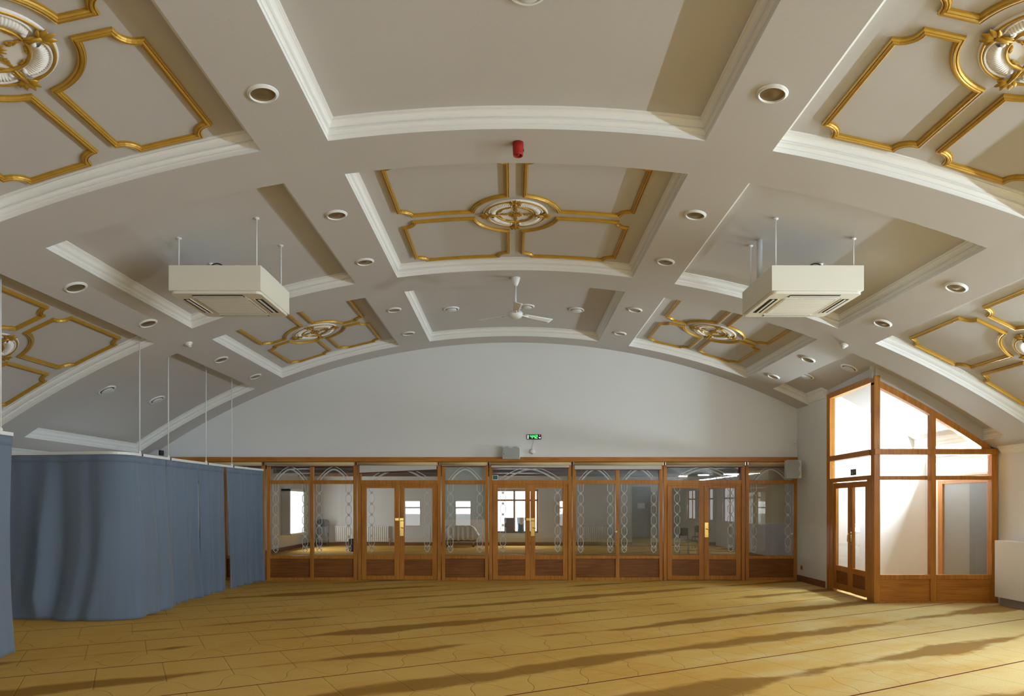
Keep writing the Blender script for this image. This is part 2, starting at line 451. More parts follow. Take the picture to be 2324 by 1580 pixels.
o = MB().box(XL, XL + .025, 15.9, Y2 - .03, 0, .13).build('baseboard_left', M['skirt']); struct(o, 'brown skirting on the side wall behind the screen', 'skirting')
for (a, c, z0, z1) in farwins:
    mb = MB(); t = .075; zt = z0 + (z1 - z0) * .73
    for x in (a, c - t, .055): mb.box(x, x + t, Y2 + .13, Y2 + .2, z0, z1)
    for z in (z0, z1 - t, zt): mb.box(a, c, Y2 + .13, Y2 + .2, z, z + t)
    o = mb.build('window_12', M['wood']); struct(o, 'wide brown framed window in the far wall with bin on its sill', 'window')
    MB().box(a + .01, c - .01, Y2 + .155, Y2 + .17, z0 + .01, z1 - .01).build('glass_pane', M['sky'], o)
    MB().box(a - .02, c + .02, Y2 - .05, Y2 + .13, z0 - .03, z0).build('sill', M['white'], o)
# window on the side wall beyond the screen (white splayed reveal)
mb = MB()
mb.box(XL, XL + .30, 25.05, 25.15, .60, 2.22); mb.box(XL, XL + .30, 26.75, 26.85, .60, 2.22); mb.box(XL, XL + .30, 25.05, 26.85, 2.14, 2.22)
o = mb.build('window_14', M['white']); struct(o, 'tall bright window with white reveal in the side wall behind the screen', 'window')
MB().box(XL + .02, XL + .05, 25.15, 26.75, .64, 2.14).build('glass_pane', M['sky'], o)
MB().box(XL, XL + .38, 25.0, 26.9, .57, .62).build('sill', M['white'], o)
MB().box(XL + .05, XL + .10, 25.16, 25.30, .64, 2.14).build('casement', M['wood'], o)
mb = MB().box(4.85, 5.60, Y2 - .05, Y2 - .001, .02, 2.38)
o = mb.build('door_9', M['greydoor']); struct(o, 'dark grey door with paper notice in the dim end of the far room', 'door')
MB().box(5.06, 5.36, Y2 - .056, Y2 - .051, 1.50, 1.72).build('notice', M['paper'], o)
MB().lathe([(0, 0), (.03, 0), (.03, .05), (0, .055)], (4.93, Y2 - .105, 1.02), 14, 'y').build('door_knob', M['brass'], o)
# radiators
def radiator(x0, x1, label, z0=.16, z1=.80):
    t = thing('radiator', label, 'radiator', ((x0 + x1) / 2, Y2 - .1, 0), group=None)
    w = (x1 - x0) / 2
    mb = MB().box(-w, w, -.03, .03, z0, z1)
    n = int(2 * w / .08)
    for i in range(n):
        x = -w + (i + .5) * 2 * w / n
        mb.box(x - .018, x + .018, -.055, -.028, z0 + .03, z1 - .03)
    mb.build('panel', M['rad'], t, bevel=.006)
    MB().tube([(w + .02, 0, .01), (w + .02, 0, .22), (w - .01, 0, .22)], .012).build('pipe', M['rad'], t)
    MB().lathe([(0, 0), (.025, 0), (.03, .06), (0, .065)], (w + .02, 0, .22), 12).build('valve', M['white'], t)
radiator(-7.12, -4.95, 'long white ribbed radiator beside the folding chair')
radiator(-3.35, -2.65, 'white radiator partly behind the covered trolley')
radiator(2.25, 3.95, 'dim white radiator on the far wall beyond the mullioned pane')
# folding chair
t = thing('folding_chair', 'dark grey folding chair against the far wall seen through the glass', 'chair', (-7.5, 27.85, 0))
def rrect(w, h, r, n=5):
    pts = []
    for cx, cy, a0 in ((w - r, h - r, 0), (-w + r, h - r, 90), (-w + r, -h + r, 180), (w - r, -h + r, 270)):
        for i in range(n + 1):
            a = radians(a0 + 90 * i / n); pts.append((cx + r * cos(a), cy + r * sin(a)))
    return pts
bk = MB().prism([(x, z + .93) for x, z in rrect(.24, .14, .12)], .12, .15); bk.build('backrest', M['chair'], t, bevel=.008)
se = MB(); se.prism([(x, z + .58) for x, z in rrect(.20, .20, .05)], -.02, .02); se.build('seat', M['chairseat'], t, bevel=.01)
for s in (-1, 1):
    MB().tube([(s * .24, .14, .98), (s * .24, .08, .5), (s * .24, -.12, .012)], .013).build('leg', M['chair'], t)
    MB().tube([(s * .21, .05, .55), (s * .21, .22, .012)], .013).build('leg', M['chair'], t)
MB().tube([(-.24, -.06, .16), (.24, -.06, .16)], .01).tube([(-.21, .16, .20), (.21, .16, .20)], .01).build('stretcher', M['chair'], t)
# covered trolley
t = thing('covered_trolley', 'low wheeled trolley under a pale draped cloth below the sheer blind', 'trolley', (-2.0, 27.6, 0))
def drape(a, c):
    x = -.72 + 1.44 * a; edge = min(1, 4 * min(a, 1 - a)); top = .84 * (.55 + .45 * sin(pi / 2 * edge))
    y = -.34 + .68 * c; ey = min(1, 5 * min(c, 1 - c))
    z = .28 + (top - .28) * sin(pi / 2 * ey)
    return (x, y + .025 * sin(x * 34) * (1 - ey), z + .012 * sin(x * 26))
MB().grid(drape, 60, 24).build('cloth', M['cloth'], t, solid=.006)
MB().box(-.6, .6, -.26, .26, .22, .27).build('deck', M['chair'], t)
for sx in (-1, 1):
    for sy in (-1, 1):
        MB().lathe([(0, -.02), (.05, -.02), (.055, 0), (.05, .02), (0, .02)], (sx * .5, sy * .22, .058), 14, 'y').build('castor', M['black'], t)
        MB().box(sx * .5 - .012, sx * .5 + .012, sy * .22 - .012, sy * .22 + .012, .1, .23).build('castor_stem', M['chrome'], t)
# box and bin on the wide sill
t = thing('wooden_box', 'open brown wooden box standing on the far window sill', 'box', (-.12, Y2 + .03, .502))
mb = MB().box(-.19, .19, -.07, .05, 0, .02).box(-.19, .19, .03, .05, .02, .62).box(-.19, -.17, -.07, .03, .02, .62).box(.17, .19, -.07, .03, .02, .62)
mb.build('carcass', M['darkwood'], t)
MB().box(-.168, .168, -.06, .028, .28, .30).build('shelf', M['darkwood'], t)
t = thing('blue_bin', 'blue plastic bin with white bag on the far window sill', 'bin', (.36, Y2 + .02, .502))
MB().lathe([(0, 0), (.125, 0), (.16, .60), (.17, .60), (.17, .63), (.15, .63), (.12, .03), (0, .03)], n=24).build('tub', M['blue'], t)
MB().grid(lambda a, c: ((.173 + .006 * sin(a * 40)) * cos(-2.1 + 1.9 * a), (.173 + .006 * sin(a * 40)) * sin(-2.1 + 1.9 * a), .64 - .30 * c * (.7 + .3 * sin(a * 5))), 20, 5).build('bag', M['bag'], t, solid=.004)
t = thing('waste_bin', 'small dark brown bin on the floor behind the first glazed panel', 'bin', (-5.66, 24.9, 0))
MB().lathe([(0, .001), (.09, .001), (.12, .42), (.125, .45), (.11, .45), (.08, .02), (0, .02)], n=20).build('tub', M['brownbin'], t)
# chairs and boxes in the dim end, and its lamps
def stack_chair(x, y, rz, label):
    t = thing('stacking_chair', label, 'chair', (x, y, 0), (0, 0, rz))
    MB().prism([(a, z + .74) for a, z in rrect(.2, .13, .06)], .19, .22).build('backrest', M['chair'], t, bevel=.006)
    MB().box(-.21, .21, -.22, .2, .43, .47).build('seat', M['chairseat'], t, bevel=.01)
    for s in (-1, 1):
        MB().tube([(s * .2, .2, .85), (s * .2, .2, .012)], .012).build('leg', M['chair'], t)
        MB().tube([(s * .2, -.2, .44), (s * .2, -.2, .012)], .012).build('leg', M['chair'], t)
stack_chair(5.9, 23.6, .6, 'dark stacking chair in the dim end behind the last double doors, nearer the screen')
stack_chair(7.0, 26.4, -.5, 'dark stacking chair in the dim end behind the last double doors, by the far wall')
for x, y, hl, lab in ((6.40, 26.4, .16, 'shortest of the fluorescent lamps behind the last double doors'), (6.87, 25.3, .19, 'middle fluorescent lamp of three behind the last double doors'), (7.66, 24.65, .26, 'longest and nearest fluorescent lamp behind the last double doors')):
    t = thing('fluorescent_lamp', lab, 'lamp', (x, y, 2.76), group='lamps in the dim end of the far room')
    MB().box(-hl - .02, hl + .02, -.04, .04, -.025, .0).box(-.012, .012, -.012, .012, 0, .2).build('batten', M['white'], t)
    MB().tube([(-hl, 0, -.045), (hl, 0, -.045)], .022).build('tube', M['tube'], t)
    for s in (-1, 1): MB().box(s * (hl + .01) - .01, s * (hl + .01) + .01, -.02, .02, -.065, -.025).build('lamp_holder', M['white'], t)

# ------------------------------------------------------- timber screen at Y = YB
S = 103.226
bx = lambda px: (px - 1162) / S
bz = lambda py: 1.68 - (py - 1144) / S
yF, yBk = YB, YB + .09        # front and back of the frames
PANE = YB + .045
o = MB().box(XL + .01, 6.262, YB - .05, YB + .10, bz(1048.5), bz(1038)).build('trim_21', M['woodh'], bevel=.006)
struct(o, 'long oak head beam along the top of the glazed screen', 'beam')
BAYS = [(305, 420, 'fixed2'), (420, 600, 'fixed2'), (605, 809.5, 'fixed2'), (811.5, 1000.5, 'door'), (1002.5, 1108, 'fixed1'), (1110, 1297, 'door'), (1299, 1504, 'fixed2'), (1506, 1690.5, 'door'), (1692.5, 1809, 'fixed1')]
BAYNAME = ['hidden end panel', 'panel behind the curtain', 'panel next to the curtain', 'double doors nearest the curtain', 'single panel with sheer blind', 'middle double doors', 'mullioned panel beyond the middle doors', 'double doors nearest the vestibule', 'last panel by the return wall']
def chain(mb, xc, zt, zb, y):
    """column of etched octagon links with a star between them"""
    w, p, st = .060, .238, .012
    z = zb + .10
    def seg(a, c): mb.bar((a[0], y, a[1]), (c[0], y, c[1]), st, .003)
    # diamonds at the foot
    d = .052
    for zz, dd in ((zb + .055, d),):
        q = [(xc, zz - dd), (xc + dd, zz), (xc, zz + dd), (xc - dd, zz)]
        for i in range(4): seg(q[i], q[(i + 1) % 4])
    q = [(xc - d, zb + .06), (xc + d, zb + .15), (xc + d, zb + .06), (xc - d, zb + .15)]
    seg(q[0], q[1]); seg(q[2], q[3]); seg(q[0], q[3]); seg(q[1], q[2])
    z = zb + .12
    while z < zt - .03:
        h = min(p, zt - z)
        full = h > p - .001
        c = .052
        left = [(xc - .012, z + .012), (xc - w, z + .012 + c), (xc - w, z + (p - c - .012 if full else h))]
        if full: left.append((xc - .012, z + p - .012))
        for i in range(len(left) - 1):
            if left[i + 1][1] > left[i][1] + .004:
                seg(left[i], left[i + 1]); seg((2 * xc - left[i][0], left[i][1]), (2 * xc - left[i + 1][0], left[i + 1][1]))
        mb.bar((xc, y, z + .02), (xc, y, z + h - (.02 if full else 0)), .004, .003)
        if full:
            zz = z + p; pts = []
            for i in range(16):
                r = .036 if i % 2 == 0 else .024
                pts.append((xc + r * cos(pi * i / 8), zz + r * sin(pi * i / 8)))
            if zz + .036 < zt: mb.prism(pts, y, y + .003)
        z += p
def arch_lines(mb, x0, x1, zb, zt, y):
    w = (x1 - x0) / 2; xc = (x0 + x1) / 2
    for k, (f, g) in enumerate(((.84, .97), (.70, .80), (.66, .74))):
        ww = w * f; hh = (zt - zb) * g; prev = None
        for s in (-1, 1):
            prev = None
            for i in range(11):
                q = i / 10
                p = (xc + s * ww * (1 - q), y, zb + hh * (1 - (1 - q) ** 1.7))
                if prev: mb.bar(prev, p, .013, .003)
                prev = p
def pane(parent, x0, x1, z0, z1, chains=(), arch=False, y=PANE):
    g = MB().box(x0 - .008, x1 + .008, y, y + .006, z0 - .008, z1 + .008).build('glass_pane', M['glass'], parent)
    if chains or arch:
        mb = MB()
        for xc in chains: chain(mb, xc, z1, z0 + .06, y - .005)
        if arch: arch_lines(mb, x0, x1, z0, z1, y - .005)
        mb.build('etched_pattern', M['etch'], g, fix=False)
    return g
wn = 0; dn = 0
Z = dict(top=bz(1058), tr1=bz(1090), tr0=bz(1098.5), b1=bz(1261.5), b0=bz(1268.5), p0=bz(1311), rail=bz(1048.5))
for bi, (p0, p1, kind) in enumerate(BAYS):
    x0, x1 = bx(p0), bx(p1)
    if bi == 0: x0 = XL + .02
    st = .072
    fr = MB()
    fr.box(x0, x0 + st, yF, yBk, 0, Z['rail']); fr.box(x1 - st, x1, yF, yBk, 0, Z['rail'])
    fr.box(x0 + st, x1 - st, yF, yBk, Z['top'], Z['rail'])
    fr.box(x0 + st, x1 - st, yF + .004, yBk - .004, Z['tr0'], Z['tr1'])
    if kind != 'door':
        fr.box(x0 + st, x1 - st, yF + .004, yBk - .004, Z['b0'], Z['b1']); fr.box(x0 + st, x1 - st, yF + .004, yBk - .004, 0, Z['p0'])
    cols = [(x0 + st, x1 - st)]
    if kind == 'fixed2':
        xm = (x0 + x1) / 2
        fr.box(xm - .04, xm + .04, yF + .002, yBk - .002, 0, Z['top'])
        cols = [(x0 + st, xm - .04), (xm + .04, x1 - st)]
    wn += 1
    o = fr.build('window_%d' % wn, M['wood'], bevel=.004)
    struct(o, 'oak framed glazed screen, ' + BAYNAME[bi], 'window')
    for (a, c) in cols:
        pane(o, a, c, Z['tr1'], Z['top'], (), True)
        if kind != 'door':
            pane(o, a, c, Z['b1'], Z['tr0'], (a + .115, c - .115))
            MB().box(a, c, PANE - .012, PANE + .012, Z['p0'], Z['b0']).build('wood_panel', M['panelw'], o)
    if kind == 'door':
        xm = (x0 + x1) / 2; lf0, lf1 = x0 + st + .012, x1 - st - .012
        zt = bz(1103)
        fr2 = MB().box(lf0 - .002, lf1 + .002, yF + .012, yBk - .006, zt + .004, Z['tr0'] - .001).box(lf0 - .012, lf0 - .002, yF + .03, yBk, 0, Z['tr0']).box(lf1 + .002, lf1 + .012, yF + .03, yBk, 0, Z['tr0'])
        fr2.build('door_stop', M['wood'], o)
        for li, (a, c) in enumerate(((lf0, xm - .003), (xm + .003, lf1))):
            dn += 1
            sl = .105
            gz0, gz1 = bz(1260), bz(1108)
            d = MB().box(a, a + sl, yF + .012, yF + .057, .012, zt).box(c - sl, c, yF + .012, yF + .057, .012, zt)
            d.box(a + sl, c - sl, yF + .012, yF + .057, gz1, zt).box(a + sl, c - sl, yF + .012, yF + .057, bz(1270), gz0).box(a + sl, c - sl, yF + .012, yF + .057, .012, bz(1307))
            dd = d.build('door_%d' % dn, M['wood'], bevel=.004)
            struct(dd, 'glazed oak leaf, %s of the %s' % (('curtain side', 'vestibule side')[li], BAYNAME[bi]), 'door')
            g = pane(dd, a + sl, c - sl, gz0, gz1, (a + sl + .115,) if li == 0 else (c - sl - .115,), y=yF + .032)
            MB().box(a + sl, c - sl, yF + .024, yF + .044, bz(1307), bz(1270)).build('wood_panel', M['panelw'], dd)
            if li == 1:
                za, zb_ = (bz(1217), bz(1183)) if bi != 7 else (bz(1220), bz(1186))
                h = MB().box(a + .008, a + .092, yF + .004, yF + .012, za, zb_).build('handle_plate', M['brass'], dd, bevel=.003)
                zc = (za + zb_) / 2 + .02
                MB().tube([(a + .05, yF + .004, zc), (a + .05, yF - .045, zc), (a + .065, yF - .052, zc - .005), (a + .12, yF - .052, zc - .012)], .009).build('lever', M['brass'], h)
            if li == 0 and bi != 7 or (li == 1 and bi != 7):
                e0, e1 = (c - .088, c - .004) if li == 0 else (a + .004, a + .092)
                k_ = MB().box(e0, e1, yF - .006, yF + .012, bz(1182), bz(1176)).build('rim_lock', M['brass'], dd, bevel=.003)
# roller blinds over each bay
RB = [('tan roller blind fully rolled up above the panel behind the curtain', 420, 598, 0),
      ('tan roller blind fully rolled up above the panel next to the curtain', 603, 807, 0),
      ('tan roller blind with a slanting pale strip let down over the first double doors', 812, 995, .10),
      ('tan roller blind rolled up above the panel with the sheer blind', 998, 1107, 0),
      ('tan roller blind let down a sliver over the middle double doors', 1111, 1296, .035),
      ('tan roller blind with a short pale drop over the mullioned panel', 1300, 1505, .075),
      ('tan roller blind rolled up above the double doors nearest the vestibule', 1508, 1690, .012),
      ('tan roller blind rolled up above the last panel, beside the speaker', 1694, 1797, .012)]
for lab, p0, p1, drop in RB:
    x0, x1 = bx(p0), bx(p1)
    t = thing('roller_blind', lab, 'blind', ((x0 + x1) / 2, YB - .045, bz(1053)), group='roller blinds along the head of the screen')
    w = (x1 - x0) / 2 - .02
    MB().lathe([(0, -w), (.036, -w), (.036, w), (0, w)], (0, 0, 0), 18, 'x').build('roller', M['rollerf'], t)
    for s in (-1, 1):
        MB().box(s * (w + .012) - .004, s * (w + .012) + .004, -.03, .042, -.035, .035).build('bracket', M['chrome'], t)
    dl = drop * (1.5 if abs(drop - .10) < .01 else 1); dr = drop * (.75 if abs(drop - .10) < .01 else 1)
    zt = -.01; zl, zr = -.045 - dl, -.045 - dr
    MB().prism([(-w + .02, zt), (w - .02, zt), (w - .02, zr), (-w + .02, zl)], .034, .037).build('fabric', M['blindf'], t)
    MB().prism([(-w + .02, zl), (w - .02, zr), (w - .02, zr - .022), (-w + .02, zl - .022)], .028, .042).build('bottom_bar', M['darkwood'], t)
for lab, p0, p1, pb, mt in (('sheer pale blue blind hanging behind the single glazed panel', 1008, 1103, 1178, 'blind'), ('beige blind hanging behind the last panel by the return wall', 1699, 1790, 1188, 'blindw')):
    x0, x1 = bx(p0), bx(p1)
    t = thing('sheer_blind', lab, 'blind', ((x0 + x1) / 2, YB + .16, bz(pb))); w = (x1 - x0) / 2; hh = bz(1050) - bz(pb)
    MB().box(-w, w, 0, .003, 0, hh).build('fabric', M[mt], t)
    MB().box(-w, w, -.006, .008, -.015, .008).build('bottom_bar', M['blindf'], t)
    MB().lathe([(0, -w), (.03, -w), (.03, w), (0, w)], (0, .03, hh), 14, 'x').build('roller', M['rollerf'], t)
# push knobs on the frame, outlet, notice sticker
for x, z, lab in ((bx(1398), bz(1207), 'small white round button on the mullion beyond the middle doors'), (bx(1797), bz(1212), 'small white round button on the end post by the return wall')):
    o = MB().lathe([(.0, -.032), (.014, -.032), (.024, -.02), (.028, .006), (0, .006)], (x, YB, z), 16, 'y').build('push_button', M['white'], loc=(x, YB, z))
    tag(o, lab, 'button')
t = thing('socket_outlet', 'small brown socket low on the short return wall', 'socket', (6.27, 15.25, .30))
MB().box(-.012, 0, -.045, .045, -.045, .045).build('plate', M['woodh'], t, bevel=.003)
MB().box(-.018, -.010, -.015, .015, -.012, .012).build('rocker', M['darkwood'], t)
t = thing('notice_sticker', 'small teal notice with white border on the middle transom glass', 'notice', (bx(1124), PANE - .008, bz(1084)))
MB().box(-.065, .065, 0, .003, -.055, .055).build('border', M['paper'], t)
MB().box(-.05, .05, -.002, 0, -.04, .045).build('face', M['teal'], t)

# ------------------------------------------------------------ end-wall objects
def wavy(w, h, amp, top=True, n=24):
    pts = [(-w, -h), (w, -h)]
    for i in range(n + 1):
        q = i / n; x = w - 2 * w * q
        pts.append((x, h - amp - amp * cos(4 * pi * q)))
    return pts
t = thing('wall_speaker', 'grey wall speaker above the middle doors, below the clock', 'speaker', (bx(1160), YB, bz(1028.5)))
MB().box(-.195, .195, -.19, -.0, -.14, .14).build('cabinet', M['lgrey'], t, bevel=.015)
MB().prism(wavy(.185, .13, .018), -.205, -.188).build('grille', M['grey'], t, bevel=.004)
MB().box(-.165, -.150, -.209, -.204, -.045, -.025).build('badge', M['black'], t)
t = thing('wall_speaker', 'grey speaker turned on its bracket in the corner by the return wall', 'speaker', (6.02, 15.12, 2.42), (0, 0, radians(-8)))
MB().box(-.15, .15, -.13, .10, -.195, .195).build('cabinet', M['lgrey'], t, bevel=.015)
pts = [(x_, z_) for z_, x_ in wavy(.185, .13, .016)]
MB().prism([(x - .012, z) for x, z in pts], -.145, -.128).build('grille', M['grey'], t, bevel=.004)
MB().box(-.03, .03, .10, .35, -.03, .03).build('bracket', M['lgrey'], t)
t = thing('projector_box', 'small grey box with dark end on the end wall above the curtain', 'device', (-7.79, YB - .10, 2.79))
MB().box(-.14, .10, -.07, .10, -.065, .065).build('casing', M['lgrey'], t, bevel=.01)
MB().box(.10, .14, -.06, .09, -.05, .06).build('end_cap', M['black'], t)
# LED clock
cx, cz = bx(1212), bz(992)
t = thing('digital_clock', 'black digital clock with green 4:42 digits on the end wall', 'clock', (cx, YB, cz))
MB().box(-.157, .157, -.03, 0, -.055, .055).build('case', M['black'], t, bevel=.006)
MB().box(-.150, .150, -.032, -.029, -.049, .049).build('screen', M['screen'], t)
SEG = {'4': 'bcfg', '2': 'abdeg'}
def digit(mb, ch, x, z, w, h, th):
    s = {'a': (x, x + w, z + h - th, z + h), 'd': (x, x + w, z, z + th), 'g': (x, x + w, z + h / 2 - th / 2, z + h / 2 + th / 2),
         'b': (x + w - th, x + w, z + h / 2, z + h), 'c': (x + w - th, x + w, z, z + h / 2), 'f': (x, x + th, z + h / 2, z + h), 'e': (x, x + th, z, z + h / 2)}
    for q in SEG[ch]:
        a, b2, c, d = s[q]; mb.box(a, b2, -.036, -.032, c, d)
mb = MB(); digit(mb, '4', -.078, -.036, .042, .074, .011); digit(mb, '4', -.018, -.036, .042, .074, .011); digit(mb, '2', .034, -.036, .042, .074, .011)
for z in (-.014, .014): mb.box(-.030, -.023, -.036, -.032, z - .004, z + .004)
mb.box(-.104, -.092, -.036, -.032, .014, .024)
mb.build('digits', M['green'], t)
for z0 in (-.042, -.020, .002, .022): MB().box(-.145, -.121, -.036, -.032, z0, z0 + .016).build('icon', M['wdig'], t)
MB().prism([(.095, -.008), (.148, -.008), (.13, -.04)], -.036, -.032).build('icon', M['wdig'], t)
MB().box(.112, .130, -.036, -.032, .028, .040).build('indicator', M['orange'], t)
MB().tube([(-.012, -.015, -.055), (-.014, -.012, -.11), (-.03, -.012, -.19), (-.05, -.014, -.27)], .004).build('cable', M['lgrey'], t)
t = thing('plug_socket', 'white socket with round plug under the digital clock', 'socket', (bx(1210), YB, bz(1026)))
MB().box(-.045, .045, -.012, 0, -.045, .045).build('plate', M['white'], t, bevel=.003)
MB().lathe([(0, -.07), (.038, -.07), (.05, -.05), (.05, -.012), (0, -.012)], (-.02, 0, .01), 20, 'y').build('plug', M['white'], t)
MB().box(-.03, -.01, -.05, -.012, -.05, -.036).build('switch', M['black'], t)
t = thing('motion_sensor', 'small white motion sensor high in the corner of the end wall', 'sensor', (6.20, YB, 3.02))
MB().box(-.035, .04, -.05, 0, -.06, .06).build('housing', M['white'], t, bevel=.015)
MB().lathe([(0, -.012), (.02, -.008), (.024, 0), (0, 0)], (0, -.05, -.015), 14, 'y').build('lens', M['lgrey'], t)

# ------------------------------------------------------------ glazed vestibule
VY, VX0 = 11.95, 6.14
vz = lambda py: 1.68 - (py - 1144) / 133.9
vx = lambda px: (px - 1162) / 133.9
YA, YZ = VY, VY + .11
fr = MB()
xr = 8.235
fr.box(VX0, vx(1994), YA, YZ, 0, arch_z(6.25) - .03)
fr.box(vx(2113), vx(2125), YA + .005, YZ - .005, 0, arch_z(7.24) - .05)
fr.box(vx(2251), xr, YA, YZ, 0, vz(1018))
fr.box(vx(1994), vx(2251), YA + .010, YZ - .010, vz(1089), vz(1080))
fr.box(vx(1994), vx(2251), YA + .010, YZ - .010, vz(1315), vz(1305)); fr.box(vx(1994), vx(2251), YA + .010, YZ - .010, 0, vz(1365))
fr.box(VX0 - .004, xr - .003, YA - .035, YZ + .004, vz(1032), vz(1019))
n = 20
pts = [(VX0 + (8.12 - VX0) * i / n, arch_z(VX0 + (8.12 - VX0) * i / n) - .015) for i in range(n + 1)]
low = [(x, max(z - .115, vz(1019))) for x, z in pts]
for i in range(n):
    fr.prism([low[i], low[i + 1], pts[i + 1], pts[i]], YA + .002, YZ - .002)
vest = fr.build('window_30', M['wood'], bevel=.004)
struct(vest, 'tall arched oak framed glass front of the vestibule', 'window')
def gp(x0, x1, z0, z1): MB().box(x0, x1, YA + .05, YA + .056, z0, z1).build('glass_pane', M['glass'], vest)
for (a, c) in ((vx(1994), vx(2113)), (vx(2125), vx(2251))):
    gp(a, c, vz(1080), vz(1032)); gp(a, c, vz(1305), vz(1089))
    MB().box(a, c, YA + .035, YA + .06, vz(1365), vz(1315)).build('wood_panel', M['woodh'], vest)
    xs = [a + (min(c, 8.06) - a) * i / 8 for i in range(9)]
    MB().prism([(a, vz(1020)), (min(c, 8.06), vz(1020))] + [(x, max(vz(1020), arch_z(x) - .12)) for x in reversed(xs)], YA + .05, YA + .056).build('glass_pane', M['glass'], vest)
# plaster infill between frame head and sunk ceiling
pts2 = [(VX0 - .02 + (XR - VX0 + .02) * i / n, arch_z(VX0 - .02 + (XR - VX0 + .02) * i / n)) for i in range(n + 1)]
mb = MB()
for i in range(n):
    a, c = pts2[i], pts2[i + 1]
    mb.prism([(a[0], a[1] - .02), (c[0], c[1] - .02), (c[0], c[1] + .215), (a[0], a[1] + .215)], YA + .03, YZ)
mb.prism([(8.10, vz(1019)), (XR, vz(1019)), (XR, arch_z(XR) + .02), (8.10, arch_z(8.10))], YA + .03, YZ)
o = mb.build('trim_31', M['ceil']); struct(o, 'plaster infill above the arched vestibule frame', 'trim')
# door side, built in its own frame: local x runs from the corner post back to the return wall
ang = atan2(2.10, .13)
LEN = sqrt(2.1 ** 2 + .13 ** 2)
side = bpy.data.objects.new('window_31', None)
def to_world(mb):
    ca_, sa_ = cos(ang), sin(ang)
    mb.v = [(VX0 + x * ca_ - y * sa_, VY + x * sa_ + y * ca_, z) for x, y, z in mb.v]
    return mb
yo = -.10   # local thickness runs into the vestibule (towards -y local = +x world)
ztop = 3.86
fr = MB()
fr.box(.0, .13, yo, 0, 0, ztop); fr.box(LEN - .16, LEN, yo, 0, 0, ztop)
fr.box(.13, LEN - .16, yo, 0, ztop - .10, ztop); fr.box(.13, LEN - .16, yo - .0, .03, vz(1032), vz(1019)); fr.box(.13, LEN - .16, yo, 0, 2.10, 2.175)
fr.box(.13, .30, yo + .01, -.005, 0, 2.10); fr.box(LEN - .30, LEN - .16, yo + .01, -.005, 0, 2.10)
o = to_world(fr).build('window_31', M['wood'], bevel=.004); struct(o, 'tall oak frame with glass above the vestibule doors', 'window')
for (z0, z1) in ((2.175, vz(1032)), (vz(1019), ztop - .10)):
    to_world(MB().box(.13, LEN - .16, -.055, -.049, z0, z1)).build('glass_pane', M['glass'], o)
bpy.data.objects.remove(side)
mid = .30 + .745
for i, (a, c, lab) in enumerate(((.305, mid - .003, 'oak vestibule door leaf next to the corner post, with D handle'), (mid + .003, LEN - .305, 'oak vestibule door leaf next to the return wall'))):
    dn += 1
    sl = .10
    d = MB().box(a, a + sl, -.075, -.025, .045, 2.08).box(c - sl, c, -.075, -.025, .045, 2.08)
    for z0, z1 in ((.045, .16), (.40, .50), (1.98, 2.08)): d.box(a + sl, c - sl, -.075, -.025, z0, z1)
    dd = to_world(d).build('door_%d' % dn, M['wood'], bevel=.004); struct(dd, lab, 'door')
    to_world(MB().box(a + sl, c - sl, -.052, -.046, .49, 1.99)).build('glass_pane', M['glass'], dd)
    to_world(MB().box(a + sl, c - sl, -.06, -.04, .16, .40)).build('wood_panel', M['panelw'], dd)
    if i == 0:
        h = to_world(MB().box(c - .085, c - .03, -.025, -.019, .93, 1.17)).build('handle_plate', M['brass'], dd)
        to_world(MB().tube([(c - .055, -.019, .97), (c - .055, .03, .97), (c - .055, .045, 1.0), (c - .055, .045, 1.10), (c - .055, .03, 1.13), (c - .055, -.019, 1.13)], .010)).build('handle', M['brass'], h)
o = to_world(MB().box(0, LEN, yo + .02, -.02, ztop, 4.02)).build('trim_32', M['ceil']); struct(o, 'plaster infill above the vestibule door frame', 'trim')
# sign on the transom glass: dark plate with three pale symbols
t = thing('exit_sign', 'small dark sign with three pale symbols on the vestibule transom glass', 'sign', (VX0 + .94 * cos(ang), VY + .94 * sin(ang), 2.26), (0, 0, ang))
MB().box(-.11, .11, -.046, -.036, -.055, .055).build('plate', M['signp'], t)
mb = MB()
mb.box(.055, .095, -.037, -.032, -.035, -.022).box(.050, .095, -.037, -.032, .005, .018).box(.058, .07, -.037, -.032, -.03, .03).box(.08, .09, -.037, -.032, -.03, .04)
mb.build('symbol', M['signw'], t)
MB().box(-.012, .022, -.037, -.032, -.042, -.004).box(-.004, .014, -.037, -.032, -.01, .04).build('symbol', M['signw'], t)
MB().prism([(-.06, -.04), (-.045, .0), (-.06, .04), (-.075, .0)], -.037, -.032).build('symbol', M['signw'], t)
# outer door on the vestibule's far side and the bright fanlight over it
fr = MB()
fr.box(XR - .06, XR, 13.42, 13.56, 0, 2.12); fr.box(XR - .06, XR, 12.10, 12.16, 0, 2.12); fr.box(XR - .06, XR, 12.16, 13.42, 2.06, 2.12); fr.box(XR - .06, XR, 12.16, 13.42, 0, .12)
dn += 1
o = fr.build('door_%d' % dn, M['wood']); struct(o, 'grey glazed outer door inside the vestibule', 'door')
MB().box(XR - .035, XR - .02, 12.66, 13.42, .12, 2.06).build('grey_pane', M['greypane'], o)
MB().box(XR - .035, XR - .02, 12.16, 12.66, .12, 2.06).build('grey_pane', M['greypane2'], o)
fr = MB().box(XR - .05, XR, 12.15, 13.75, 2.20, 2.24).box(XR - .05, XR, 12.15, 13.75, 2.46, 2.50)
o = fr.build('window_32', M['white']); struct(o, 'bright fanlight above the outer door inside the vestibule', 'window')
MB().box(XR - .03, XR - .02, 12.16, 13.74, 2.24, 2.46).build('glass_pane', M['sky'], o)

